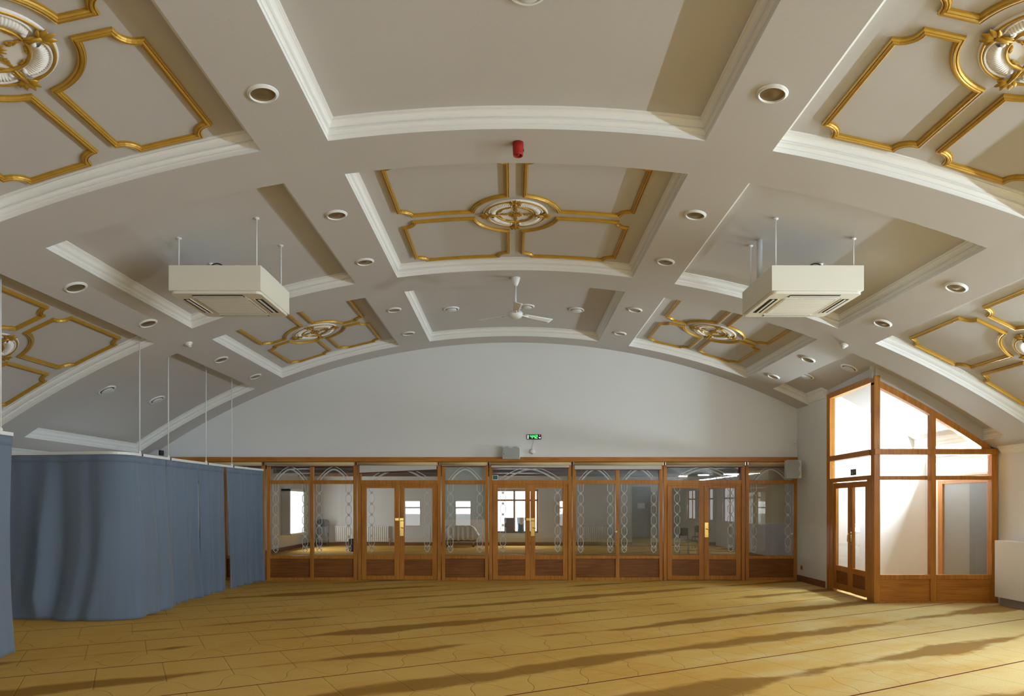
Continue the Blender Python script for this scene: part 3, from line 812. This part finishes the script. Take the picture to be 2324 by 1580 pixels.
# radiator cabinet by the side wall
t = thing('radiator_cabinet', 'long white boxed radiator cabinet along the window wall beside the vestibule', 'cabinet', (8.05, 9.9, 0))
MB().box(0, .195, -1.9, 1.86, .135, 1.075).build('casing', M['white'], t, bevel=.006)
MB().box(.05, .19, -1.88, .9, 0, .135).box(.05, .19, .91, 1.80, 0, .135).build('plinth', M['kick'], t)

# ------------------------------------------------------------ curtains and track
ZR = 2.42
rail = [(-8.18, 10.42), (-7.0, 10.36), (-6.05, 10.20)]
rc = Vector((-5.86, 10.44))
for i in range(1, 8):
    a = radians(-105 + 100 * i / 7); rail.append((rc.x + .26 * cos(a), rc.y + .26 * sin(a)))
rail += [(-5.62, 11.0), (-5.64, 12.2), (-5.60, 13.6), (-5.50, 14.8), (-5.43, 15.38)]
class Path:
    def __init__(s, pts):
        s.p = [Vector(q) for q in pts]; s.d = [0]
        for a, c in zip(s.p, s.p[1:]): s.d.append(s.d[-1] + (c - a).length)
    def at(s, t):
        for i in range(len(s.p) - 1):
            if t <= s.d[i + 1] or i == len(s.p) - 2:
                f = (t - s.d[i]) / (s.d[i + 1] - s.d[i]); p = s.p[i].lerp(s.p[i + 1], f)
                e = (s.p[i + 1] - s.p[i]).normalized(); return p, Vector((e.y, -e.x))
    def yat(s, y):
        best = min((abs(s.at(k * .01)[0].y - y), k * .01) for k in range(int(s.d[-1] * 100)) if s.at(k * .01)[0].x > -5.8)
        return best[1]
RPth = Path(rail)
def track(t, pth, t0, t1, base):
    pts = []; k = t0
    while k < t1 - .02: pts.append(k); k += .06
    pts.append(t1)
    P3 = [pth.at(k)[0] for k in pts]
    mb = MB()
    rings = []
    for k in pts:
        p, nn = pth.at(k)
        rings += [(p.x + nn.x * a - base[0], p.y + nn.y * a - base[1], z) for a, z in ((-.014, -.02), (.014, -.02), (.014, .02), (-.014, .02))]
    m_ = len(pts)
    fs = [(i * 4 + q, i * 4 + (q + 1) % 4, (i + 1) * 4 + (q + 1) % 4, (i + 1) * 4 + q) for i in range(m_ - 1) for q in range(4)] + [(0, 1, 2, 3), (4 * m_ - 1, 4 * m_ - 2, 4 * m_ - 3, 4 * m_ - 4)]
    mb.add(rings, fs); return mb.build('track', M['steelw'], t)
def rod(t, x, y, zt, base):
    ob = MB().lathe([(0, .02), (.009, .02), (.009, zt - ZR), (0, zt - ZR)], (x - base[0], y - base[1], 0), 10).build('rod', M['steelw'], t)
    MB().lathe([(0, zt - ZR - .012), (.035, zt - ZR - .012), (.035, zt - ZR), (0, zt - ZR)], (x - base[0], y - base[1], 0), 14).build('ceiling_flange', M['steelw'], ob)
    MB().lathe([(0, .015), (.02, .015), (.022, .04), (.009, .06)], (x - base[0], y - base[1], 0), 12).build('clamp', M['steelw'], ob)
RODS = [10.62, 11.55, 12.95, 14.0]
t = thing('curtain_track', 'white bent curtain track on hanging rods running to the end wall', 'curtain track', (-5.6, 12, ZR)); base = (-5.6, 12)
cuts = [0] + [RPth.yat(y) + .06 for y in RODS] + [RPth.d[-1]]
for a, c in zip(cuts, cuts[1:]):
    track(t, RPth, a + .025, c - .025 if c < RPth.d[-1] else c, base)
for c in cuts[1:-1]:
    p, nn = RPth.at(c)
    MB().box(p.x - .012 - base[0], p.x + .012 - base[0], p.y - .035 - base[1], p.y + .035 - base[1], -.014, .014).build('joint', M['black'], t)
def surf_z(x, y):
    th = math.asin((x - AX) / RR)
    bay = any(a < th < b2 for a, b2 in COLS.values()) and any(a < y < b2 for a, b2 in ROWS.values())
    return arch_z(x, RP if bay else RR)
for y in RODS:
    p, nn = RPth.at(RPth.yat(y)); rod(t, p.x, p.y, surf_z(p.x, p.y), base)
near = Path([(-5.55, 3.6), (-5.56, 5.5), (-5.60, 7.90)])
t = thing('curtain_track', 'white curtain track end on a rod above the nearest curtain', 'curtain track', (-5.56, 6, ZR + .04)); base = (-5.56, 6)
track(t, near, 0, near.d[-1], base); 
ZR += .04
rod(t, -5.60, 7.72, surf_z(-5.60, 7.72), base); rod(t, -5.56, 5.5, surf_z(-5.56, 5.5), base)
ZR -= .04
def curtain(pth, t0, t1, label, folds, amp, seed, bulge=.05, zr=ZR, tie=None, endin=0.0):
    rnd = random.Random(seed)
    ph = [rnd.uniform(0, 6.28) for _ in range(6)]
    L_ = t1 - t0
    def wave(s):
        w = 0
        for i, (f, a) in enumerate(((folds, 1), (folds * .53, .8), (folds * 1.7, .35), (folds * .27, .6))):
            w += a * sin(2 * pi * f * s / L_ * 1.0 + ph[i])
        return w / 1.9
    def fn(a, c):
        s = a * L_
        p, nn = pth.at(t0 + s)
        g = .35 + .65 * min(1, c * 1.3)
        drift = sin(2 * pi * c * .6 + ph[4]) * .03 * L_
        off = amp * g * wave(s + drift * c) + bulge * c ** 2
        # soft billow
        off += .03 * sin(pi * c) * sin(2 * pi * s / L_ + ph[5])
        if tie: off += tie(s / L_, c)
        z = zr - .022 - (zr - .034) * c
        e = Vector((nn.y, -nn.x)) * -1
        sl = endin * c * (.5 - a) * 2
        z += .012 * sin(9 * s + ph[3]) * c
        return (p.x + nn.x * off + e.x * sl, p.y + nn.y * off + e.y * sl, max(.012, z))
    nu = int(L_ * 46); nv = 44
    mid_, _ = pth.at((t0 + t1) / 2)
    mb = MB().grid(fn, nu, nv)
    o = mb.build('curtain', M['curtain'], loc=(mid_.x, mid_.y, 0), solid=.006, fix=False)
    tag(o, label, 'curtain', 'blue grey curtains on the tracks')
    # top heading band
    def hd(a, c):
        q = fn(a, c * .045); s = a * L_; p, nn = pth.at(t0 + s)
        return (q[0] + nn.x * .006 - mid_.x, q[1] + nn.y * .006 - mid_.y, q[2])
    MB().grid(hd, nu, 2).build('heading', M['curtain'], o, solid=.004, fix=False)
c1 = RPth.yat(11.42); c2 = RPth.yat(12.62); c3 = RPth.yat(13.75); c4 = RPth.yat(14.55)
def tuck(a, c):
    # one long hanging pleat on the part facing the viewer
    return .16 * math.exp(-((a - .36 - .015 * c) / .030) ** 2) * min(1, 2.2 * c) * (1 - .75 * max(0, (c - .88) / .12))
curtain(RPth, .05, c1 + .02, 'widest blue grey curtain, turning the corner of the track with one long pleat', 8.5, .050, 1, .16, tie=tuck)
curtain(RPth, c1 + .04, c2, 'second blue grey curtain along the track, after the corner one', 4.5, .065, 2, .05)
curtain(RPth, c2 + .01, c3 - .08, 'third blue grey curtain along the track, beside the dark gap', 4, .065, 3, .05)
curtain(RPth, c3 - .02, c4, 'fourth blue grey curtain along the track, past the dark gap', 3, .06, 4, .05)
curtain(RPth, c4 + .01, RPth.d[-1] - .03, 'narrow blue grey curtain bunched against the timber screen', 5, .055, 5, .04)
curtain(near, 0, near.d[-1] - .0, 'nearest blue grey curtain, hanging at the picture edge', 7, .04, 6, .03, zr=ZR + .04)

# ------------------------------------------------------------ ceiling ornaments
def leaf(mb, base, ang_, L_, w, z0, lift=.012, curl=0):
    """pointed leaf lying near the ceiling, ridge down the middle"""
    n = 6; vs = []
    for i in range(n + 1):
        q = i / n; ww = w * sin(pi * min(1, q * .92 + .06)) ** .8 * (1 - .25 * q) if i < n else 0
        x = q * L_; yb_ = curl * q * q
        zz = z0 - lift * sin(pi * q * .8)
        for s, dz in ((-1, .35), (0, 1), (1, .35)):
            X_, Y_ = x, yb_ + s * ww
            vs.append((base[0] + X_ * cos(ang_) - Y_ * sin(ang_), base[1] + X_ * sin(ang_) + Y_ * cos(ang_), z0 + (zz - z0) * dz - .002))
    fs = []
    for i in range(n):
        for s in (0, 1):
            fs.append((i * 3 + s, i * 3 + s + 1, (i + 1) * 3 + s + 1, (i + 1) * 3 + s))
    mb.add(vs, fs, True)
def make_rose():
    t = thing('ceiling_rose', 'x', 'ceiling rose')
    MB().lathe([(0, -.004), (.225, -.004), (.24, -.010), (.37, -.010), (.385, -.016), (.405, -.020), (.412, -.012), (.415, 0)], n=64).build('disc', M['plaster'], t)
    def ring(r, w): return MB().lathe([(r - w, -.006), (r - w * .6, -.024), (r, -.030), (r + w * .6, -.024), (r + w, -.006)], n=72)
    ring(.388, .015).build('outer_ring', M['gold'], t)
    ring(.232, .012).build('inner_ring', M['gold'], t)
    for k in range(4):
        a0 = pi / 4 + k * pi / 2; span = radians(66)
        def sh(a, c):
            an = (a - .5) * span; q = abs(a - .5) * 2
            sc = .5 + .5 * cos(a * 2 * pi * 17)
            r1 = .352 + .008 * sc - .030 * q ** 3; r0 = .252 + .016 * q ** 4
            r = r0 + (r1 - r0) * c
            z = -.011 - .024 * sin(pi * min(1, c * 1.08)) - .009 * sc * c ** .6
            return (r * cos(a0 + an), r * sin(a0 + an), z)
        o = MB().grid(sh, 102, 10).build('shell', M['plaster'], t, fix=False)
        mb = MB()
        for s in (-1, 1):
            for i in range(2):
                an = a0 + s * span * (.5 + .015); rr = .275
                cxx, cyy = rr * cos(an), rr * sin(an)
                mb.lathe([(0, -.038), (.012, -.036), (.018, -.026), (.019, -.008)], (cxx, cyy, 0), 14)
        # raised rim outside the fluting
        pts = [((.366 - .03 * abs(i / 20 - .5) ** 3 * 8) * cos(a0 + (i / 20 - .5) * span * 1.12), (.366 - .03 * abs(i / 20 - .5) ** 3 * 8) * sin(a0 + (i / 20 - .5) * span * 1.12), -.018) for i in range(21)]
        mb.tube(pts, .010, 6)
        mb.build('scroll', M['plaster'], o)
    for k in range(4):
        a0 = k * pi / 2; e = Vector((cos(a0), sin(a0)))
        mb = MB()
        for da, L_, w in ((0, .13, .035), (.5, .12, .028), (-.5, .12, .028), (1.0, .09, .02), (-1.0, .09, .02)):
            leaf(mb, (e.x * .335, e.y * .335), a0 + da, L_, w, -.022, .03)
        for da in (.45, -.45): leaf(mb, (e.x * .34, e.y * .34), a0 + pi + da * .6, .10, .02, -.02, .02)
        mb.tube([(e.x * .23, e.y * .23, -.022), (e.x * .29, e.y * .29, -.034), (e.x * .36, e.y * .36, -.036)], [.010, .014, .018], 8)
        mb.build('leaf_spray', M['gold'], t, fix=False)
        mb = MB()
        nrm = Vector((-e.y, e.x))
        for (rr, off, da, L_) in ((.215, 0, pi, .05), (.18, .012, pi + .7, .045), (.18, -.012, pi - .7, .045), (.165, .0, pi, .05), (.21, .05, pi - 1.1, .05), (.21, -.05, pi + 1.1, .05), (.20, .08, 2.2, .045), (.20, -.08, -2.2, .045), (.135, .02, pi + .4, .03), (.135, -.02, pi - .4, .03)):
            bse = e * rr + nrm * off; leaf(mb, (bse.x, bse.y), a0 + da, L_ * 1.25, .016, -.008, .014)
        mb.tube([(e.x * .225, e.y * .225, -.014), (e.x * .15, e.y * .15, -.012)], .004, 6)
        mb.build('sprig', M['gold'], t, fix=False)
    mb = MB()
    for i in range(14): leaf(mb, (.012 * cos(i * pi / 7), .012 * sin(i * pi / 7)), i * pi / 7, .082, .016, -.008, .018)
    for i in range(8): leaf(mb, (0, 0), i * pi / 4 + .2, .048, .014, -.018, .014)
    mb.lathe([(0, -.034), (.012, -.03), (.016, -.016)], n=14); mb.build('rosette', M['gold'], t, fix=False)
    return t
ROSES = {('C', 1): 'central rose between the two hanging air conditioners', ('L1', 0): 'large rose at the upper left corner', ('R1', 0): 'large rose at the upper right corner',
         ('L2', 1): 'rose high over the curtains', ('R2', 1): 'rose at the right edge nearest the vestibule', ('L1', 2): 'rose beyond the left air conditioner', ('R1', 2): 'rose beyond the right air conditioner'}
proto = None
for (c, rk), w in ROSES.items():
    tc_ = sum(COLS[c]) / 2; yc = sum(ROWS[rk]) / 2
    if proto is None: proto = o = make_rose()
    else: o = copy_tree(proto)
    o.location = V(tc_, yc, RP); o.rotation_euler = (0, tc_, 0)
    o['label'] = 'white and gilt plaster ' + w; o['group'] = 'gilt ceiling roses'
# gilt moulding frames, four round each rose
MP = [(-.031, 0), (-.031, .018), (-.023, .030), (-.016, .022), (-.008, .034), (.003, .036), (.008, .025), (.017, .028), (.024, .016), (.031, .014), (.031, 0)]
def quarter(c, rk, sx, sy):
    t0, t1 = COLS[c]; y0, y1 = ROWS[rk]
    tc_ = (t0 + t1) / 2; yc = (y0 + y1) / 2
    A = (t1 - t0) / 2 * RR - .33; B = (y1 - y0) / 2 - .165; g = .105; n_ = .15; Rc = .56
    q = sqrt(Rc * Rc - g * g)
    pts = []
    def line(a, b2):
        m_ = max(1, int((Vector(b2) - Vector(a)).length / .2))
        for i in range(m_): pts.append((a[0] + (b2[0] - a[0]) * i / m_, a[1] + (b2[1] - a[1]) * i / m_))
    def arc(cx_, cy_, r, a0, a1, k_):
        for i in range(k_): 
            a = radians(a0 + (a1 - a0) * i / k_); pts.append((cx_ + r * cos(a), cy_ + r * sin(a)))
    line((g, q), (g, B - n_)); arc(g, B, n_, -90, 0, 6); line((g + n_, B), (A - n_, B)); arc(A, B, n_, 180, 270, 6)
    line((A, B - n_), (A, g + n_)); arc(A, g, n_, 90, 180, 6); line((A - n_, g), (q, g))
    a1 = math.degrees(atan2(g, q)); arc(0, 0, Rc, a1, 90 - a1, 12)
    pts = [(sx * x, sy * y) for x, y in pts]
    if sx * sy < 0: pts.reverse()
    N_ = len(pts); mb = MB(); vs = []
    cen = Vector(V(tc_ + sx * A / 2 / RP, yc + sy * B / 2, RP))
    for i in range(N_):
        p = Vector(pts[i]); a = (p - Vector(pts[i - 1])).normalized(); b2 = (Vector(pts[(i + 1) % N_]) - p).normalized()
        n1 = Vector((a.y, -a.x)); n2 = Vector((b2.y, -b2.x)); mt = (n1 + n2)
        if mt.length < .2: mt = n1
        mt.normalize(); mt = mt / max(.45, mt.dot(n1))
        for off, h in MP:
            s = p + mt * off
            vs.append(V(tc_ + s.x / RP, yc + s.y, RP - h))
    k_ = len(MP)
    fs = [(i * k_ + j, ((i + 1) % N_) * k_ + j, ((i + 1) % N_) * k_ + j + 1, i * k_ + j + 1) for i in range(N_) for j in range(k_ - 1)]
    mb.add(vs, fs)
    o = mb.build('gilt_moulding', M['gold'], loc=cen)
    qn = ('near' if sy < 0 else 'far') + (' left' if sx < 0 else ' right')
    tag(o, 'gilt moulding frame, %s quarter round the %s' % (qn, ROSES[(c, rk)]), 'moulding', 'gilt moulding frames on the ceiling')
ALLQ = [(-1, -1), (1, -1), (-1, 1), (1, 1)]
VIS = {('L1', 0): [(1, -1), (-1, 1), (1, 1)], ('R1', 0): [(-1, -1), (-1, 1), (1, 1)], ('L2', 1): [(1, -1), (1, 1), (-1, 1)], ('R2', 1): [(-1, -1), (-1, 1), (1, 1)]}
for key in ROSES:
    for sx, sy in VIS.get(key, ALLQ): quarter(key[0], key[1], sx, sy)

# recessed downlights on the long ribs
def make_downlight():
    t = thing('downlight', 'x', 'downlight')
    MB().lathe([(.128, 0), (.128, -.005), (.120, -.010), (.113, -.011), (.109, -.021), (.104, -.021), (.098, -.004)], n=36).build('trim_ring', M['white'], t)
    MB().lathe([(.099, -.008), (.085, -.005), (.03, -.014), (0, -.018)], n=28).build('reflector', M['bronze'], t)
    return t
proto = None
trib = (TA + TB) / 2; trib2 = (TCc + TD) / 2
DL = [(-trib, 5.82, 'largest downlight on the inner left rib, nearest'), (-trib, 8.26, 'downlight on the inner left rib beside the front of the central rose bay'), (-trib, 9.86, 'downlight on the inner left rib beside the far end of the central rose bay'), (-trib, 12.3, 'downlight on the inner left rib level with the ceiling fan blades'), (-trib, 14.0, 'farthest downlight on the inner left rib, by the end wall'),
      (trib, 5.82, 'largest downlight on the inner right rib, nearest'), (trib, 8.26, 'downlight on the inner right rib beside the front of the central rose bay'), (trib, 9.86, 'downlight on the inner right rib beside the far end of the central rose bay'), (trib, 12.3, 'downlight on the inner right rib level with the ceiling fan blades'), (trib, 14.0, 'farthest downlight on the inner right rib, by the end wall'),
      (-trib2, 8.30, 'nearest downlight on the outer left rib, above the curtains'), (-trib2, 9.95, 'downlight on the outer left rib before the smoke detector'), (-trib2, 12.45, 'downlight on the outer left rib just past the smoke detector'), (-trib2, 14.1, 'farthest downlight on the outer left rib, by the end wall'),
      (trib2, 8.30, 'nearest downlight on the outer right rib, beyond the air conditioner'), (trib2, 9.95, 'downlight on the outer right rib before the smoke detector'), (trib2, 12.45, 'downlight on the outer right rib just past the smoke detector'), (trib2, 14.1, 'farthest downlight on the outer right rib, by the end wall')]
for th, y, lab in DL:
    if proto is None: proto = o = make_downlight()
    else: o = copy_tree(proto)
    o.location = V(th, y, RR); o.rotation_euler = (0, th, 0); o['label'] = lab; o['group'] = 'recessed downlights on the ribs'
# round air valves in plain bays
def make_valve():
    t = thing('air_valve', 'x', 'air vent')
    MB().lathe([(.150, 0), (.150, -.010), (.138, -.020), (.120, -.022), (.112, -.004)], n=36).build('flange', M['white'], t)
    MB().lathe([(.114, -.003), (.0, -.003)], n=24).build('throat', M['dark'], t)
    MB().lathe([(.0, -.046), (.05, -.045), (.088, -.038), (.098, -.028), (.098, -.018), (0, -.016)], n=32).build('disc', M['lgrey'], t)
    return t
def on_panel(x): return math.asin((x - AX) / RP)
AV = [(-1.14, 13.25, 'round ceiling vent left of the fan'), (.275, 13.25, 'round ceiling vent just beside the fan stem'), (1.22, 13.3, 'round ceiling vent near the shaded side of the fan bay'),
      (-6.85, 11.92, 'round ceiling vent above the curtains, nearer of two'), (-6.75, 13.40, 'round ceiling vent above the curtains, by the end wall'), (5.98, 12.50, 'larger round ceiling vent above the vestibule'), (5.78, 13.82, 'round ceiling vent by the return wall'),
      (.11, 5.10, 'round ceiling vent cut off by the top picture edge')]
proto = None
for x, y, lab in AV:
    if proto is None: proto = o = make_valve()
    else: o = copy_tree(proto)
    th = on_panel(x); o.location = V(th, y, RP); o.rotation_euler = (0, th, 0); o['label'] = lab; o['group'] = 'round ceiling vents'
# smoke detectors
proto = None
for th, lab in ((-trib2, 'white smoke detector on the rib crossing above the curtains'), (trib2 + .004, 'white smoke detector on the rib crossing before the vestibule')):
    if proto is None:
        proto = o = thing('smoke_detector', lab, 'detector')
        MB().lathe([(0, -.022), (.055, -.022), (.06, -.012), (.06, 0)], n=28).build('base', M['white'], o)
        MB().lathe([(0, -.068), (.018, -.066), (.028, -.056), (.036, -.040), (.040, -.022)], n=24).build('head', M['white'], o)
        MB().lathe([(.020, -.064), (.031, -.052), (.034, -.052)], n=24).build('slot', M['grey'], o)
    else: o = copy_tree(proto)
    o.location = V(th, 11.2, RR); o.rotation_euler = (0, th, 0); o['label'] = lab; o['group'] = 'smoke detectors'
# red sounder
th = math.asin((.06 - AX) / RR)
t = thing('alarm_sounder', 'red cone shaped alarm sounder on the rib under the plain bay', 'alarm', V(th, 6.93, RR))
MB().lathe([(0, 0), (.053, 0), (.054, -.05), (.053, -.055), (.050, -.115), (.047, -.128), (.040, -.128), (.036, -.10), (.0, -.09)], n=32).build('body', M['red'], t)
MB().lathe([(.039, -.115), (.028, -.10), (0, -.098)], n=24).build('recess', M['reddark'], t)
MB().lathe([(0, -.128), (.010, -.126), (.020, -.112), (.024, -.098)], n=20).build('horn_cone', M['red'], t)
MB().box(.049, .058, -.008, .008, -.085, -.065).build('clip', M['reddark'], t)
# ceiling fan
t = thing('ceiling_fan', 'white three blade ceiling fan hanging from the rib', 'fan', (.055, 11.06, arch_z(.055)))
MB().lathe([(0, 0), (.075, 0), (.072, -.02), (.055, -.07), (.035, -.12), (.028, -.13), (0, -.13)], n=28).build('canopy', M['steelw'], t)
MB().lathe([(0, -.13), (.014, -.13), (.014, -.52), (0, -.52)], n=14).build('down_rod', M['steelw'], t)
MB().lathe([(0, -.50), (.03, -.50), (.05, -.52), (.10, -.535), (.115, -.56), (.112, -.595), (.085, -.625), (.04, -.638), (0, -.64)], n=32).build('motor', M['steelw'], t)
for k in range(3):
    a = radians(-87 + 120 * k)
    mb = MB()
    def bl(u_, w_):
        r = .16 + .52 * u_; ww = (.045 + .022 * u_) * (w_ * 2 - 1)
        return (r * cos(a) - ww * sin(a), r * sin(a) + ww * cos(a), -.575 - .28 * ww - .01 * u_)
    mb.grid(bl, 10, 4); bld = mb.build('blade', M['steelw'], t, solid=.006)
    MB().tube([(.09 * cos(a), .09 * sin(a), -.572), (.24 * cos(a), .24 * sin(a), -.58)], .012, 6).build('blade_arm', M['steelw'], bld)
# hanging air conditioners
def make_ac(lab, x, mirror):
    y0, w, d, zb, zt = 8.25, 1.08, 1.06, 4.145, 4.475
    t = thing('air_conditioner', lab, 'air conditioner', (x, y0 + d / 2, zb), group='hanging air conditioners')
    hw, hd, h = w / 2, d / 2, zt - zb
    MB().box(-hw, hw, -hd, hd, .035, h).build('casing', M['cream'], t, bevel=.004)
    MB().prism(rrect(hw - .008, hd - .008, .07), 0, .035, 'xy').build('fascia', M['cream'], t, bevel=.008)
    g = MB().prism(rrect(hw * .60, hd * .60, .03), -.008, .002, 'xy').build('intake_grille', M['creamg'], t)
    mb = MB()
    for i in range(22):
        y = -hd * .55 + i * hd * 1.1 / 21; mb.box(-hw * .55, hw * .55, y - .006, y + .006, -.011, -.007)
    mb.build('grille_bars', M['cream'], g)
    for k in range(4):
        R_ = Matrix.Rotation(k * pi / 2, 3, 'Z'); dd = (hd if k % 2 == 0 else hw) * .80
        s = MB().box(-.30, .30, -dd - .045, -dd + .045, -.002, .001); s.v = [tuple(R_ @ Vector(p)) for p in s.v]
        so = s.build('outlet_slot', M['dark'], t)
        f = MB().box(-.29, .29, -dd - .012, -dd + .014, -.010, -.004).box(-.315, .315, -dd + .045, -dd + .055, -.008, .002); f.v = [tuple(R_ @ Vector(p)) for p in f.v]
        f.build('louvre', M['cream'], so)
    for sx in (-1, 1):
        for sy in (-1, 1):
            X_, Y_ = x + sx * .46, y0 + d / 2 + sy * .44
            zc_ = surf_z(X_, Y_) - zb
            r_ = MB().lathe([(0, h), (.008, h), (.008, zc_), (0, zc_)], (sx * .46, sy * .44, 0), 8).build('hanger_rod', M['steelw'], t)
            MB().lathe([(0, zc_ - .015), (.03, zc_ - .015), (.03, zc_), (0, zc_)], (sx * .46, sy * .44, 0), 12).build('hanger_flange', M['steelw'], r_)
    MB().tube([(-.05 * mirror + .10 * cos(radians(a)), -.35, h + .10 * sin(radians(a)) - .02) for a in range(10, 175, 15)], .008, 8).build('hose', M['dark'], t)
    if mirror > 0:
        MB().tube([(.42, -.1, h), (.42, -.1, h + .10), (.42, .45, h + .10), (.42, .45, h)], .012, 8).tube([(.16, -.3, h), (.16, -.3, h + .07), (.42, -.3, h + .05)], .012, 8).build('pipe_rail', M['steelw'], t)
    else:
        zc_ = surf_z(x - .42, y0 + .75) - zb
        MB().tube([(-.42, .22, h), (-.42, .22, zc_)], .035, 12).build('duct', M['lgrey'], t)
        MB().tube([(.1, -.3, h), (.1, -.3, h + .07), (.06, -.3, h + .09)], .016, 8).build('pipe', M['steelw'], t)
    return t
make_ac('cream boxed air conditioner hanging in the bay on the curtain side', -3.48, 1)
make_ac('cream boxed air conditioner hanging in the bay on the vestibule side', 3.58, -1)

# ------------------------------------------------------------------ lights
def area(name, loc, direction, sx, sy, power, col=(1, 1, 1)):
    l = bpy.data.lights.new(name, 'AREA'); l.shape = 'RECTANGLE'; l.size = sx; l.size_y = sy; l.energy = power; l.color = col
    o = bpy.data.objects.new(name, l); COL.objects.link(o); o.location = loc
    d = Vector(direction).normalized()
    # local x horizontal along Y where possible
    z = -d; xax = Vector((0, 1, 0)); 
    if abs(z.dot(xax)) > .9: xax = Vector((1, 0, 0))
    xax = (xax - z * xax.dot(z)).normalized(); yax = z.cross(xax)
    o.rotation_euler = Matrix((xax, yax, z)).transposed().to_euler()
    return o
# uplight battens along the window wall
for i in range(5):
    y = -2.7 + i * 2.6
    t = thing('uplight_batten', ['slim uplight batten high on the window wall, rearmost', 'slim uplight batten on the window wall, second from the rear', 'slim uplight batten on the middle of the window wall', 'slim uplight batten on the window wall, second from the vestibule', 'slim uplight batten on the window wall nearest the vestibule'][i], 'lamp', (7.93, y, 2.60), group='uplights on the window wall')
    MB().box(-.045, .04, -1.22, 1.22, -.03, .02).box(-.049, -.045, -1.22, 1.22, -.03, .054).build('channel', M['white'], t)
    for s in (-1, 1): MB().box(.03, .32, s * 1.1 - .02, s * 1.1 + .02, -.03, -.01).build('bracket', M['white'], t)
    area('uplight', (7.91, y, 2.672), (-1, 0, .14), 2.4, .04, 118, (.79, .96, 1.09))
for (a, c) in WINS:
    area('window_light', (XR + .05, (a + c) / 2, 1.65), (-1, 0, -.75), 1.45, 1.35, 92, (1.0, .985, .95)).data.spread = radians(125)
for (a, c) in FWIN:
    area('front_window_light', ((a + c) / 2, YF + .03, 1.22), (0, 1, -.25), .72, 1.2, 21, (.95, .98, 1.0)).data.spread = radians(125)
area('curtain_window_light', (XL + .09, 13.0, 1.65), (1, 0, .1), 2.7, 1.25, 6, (.62, .90, 1.0))
area('fanlight_light', (XR - .06, 12.95, 2.35), (-1, 0, .35), 1.5, .22, 310, (.82, .97, 1.05))
area('far_window_light', (.2, Y2 - .08, 1.4), (0, -1, -.1), 1.6, 1.6, 45, (.95, .97, 1))
area('far_side_light', (XL + .42, 25.95, 1.4), (1, 0, -.1), 1.5, 1.4, 50, (.95, .97, 1))
w = bpy.data.worlds.new('World'); scene.world = w; w.use_nodes = True
w.node_tree.nodes['Background'].inputs[0].default_value = (.85, .92, 1, 1); w.node_tree.nodes['Background'].inputs[1].default_value = .8

# ------------------------------------------------------------------ camera
cd = bpy.data.cameras.new('Camera'); cam = bpy.data.objects.new('Camera', cd); COL.objects.link(cam)
cam.location = (0, 0, 1.68); cam.rotation_euler = (radians(90), 0, 0)
cd.sensor_width = 36; cd.lens = 36 * 1600 / 2324
cd.shift_x = 0; cd.shift_y = (1144 - 790) / 2324
cd.clip_start = .05; cd.clip_end = 200
scene.camera = cam
vs_ = scene.view_settings
vs_.view_transform = 'Standard'; vs_.look = 'None'; vs_.gamma = 1; vs_.exposure = 0; vs_.use_curve_mapping = False
scene.cycles.max_bounces = 10; scene.cycles.diffuse_bounces = 6; scene.cycles.transparent_max_bounces = 16
scene.cycles.use_denoising = True
scene.cycles.caustics_reflective = False; scene.cycles.caustics_refractive = False
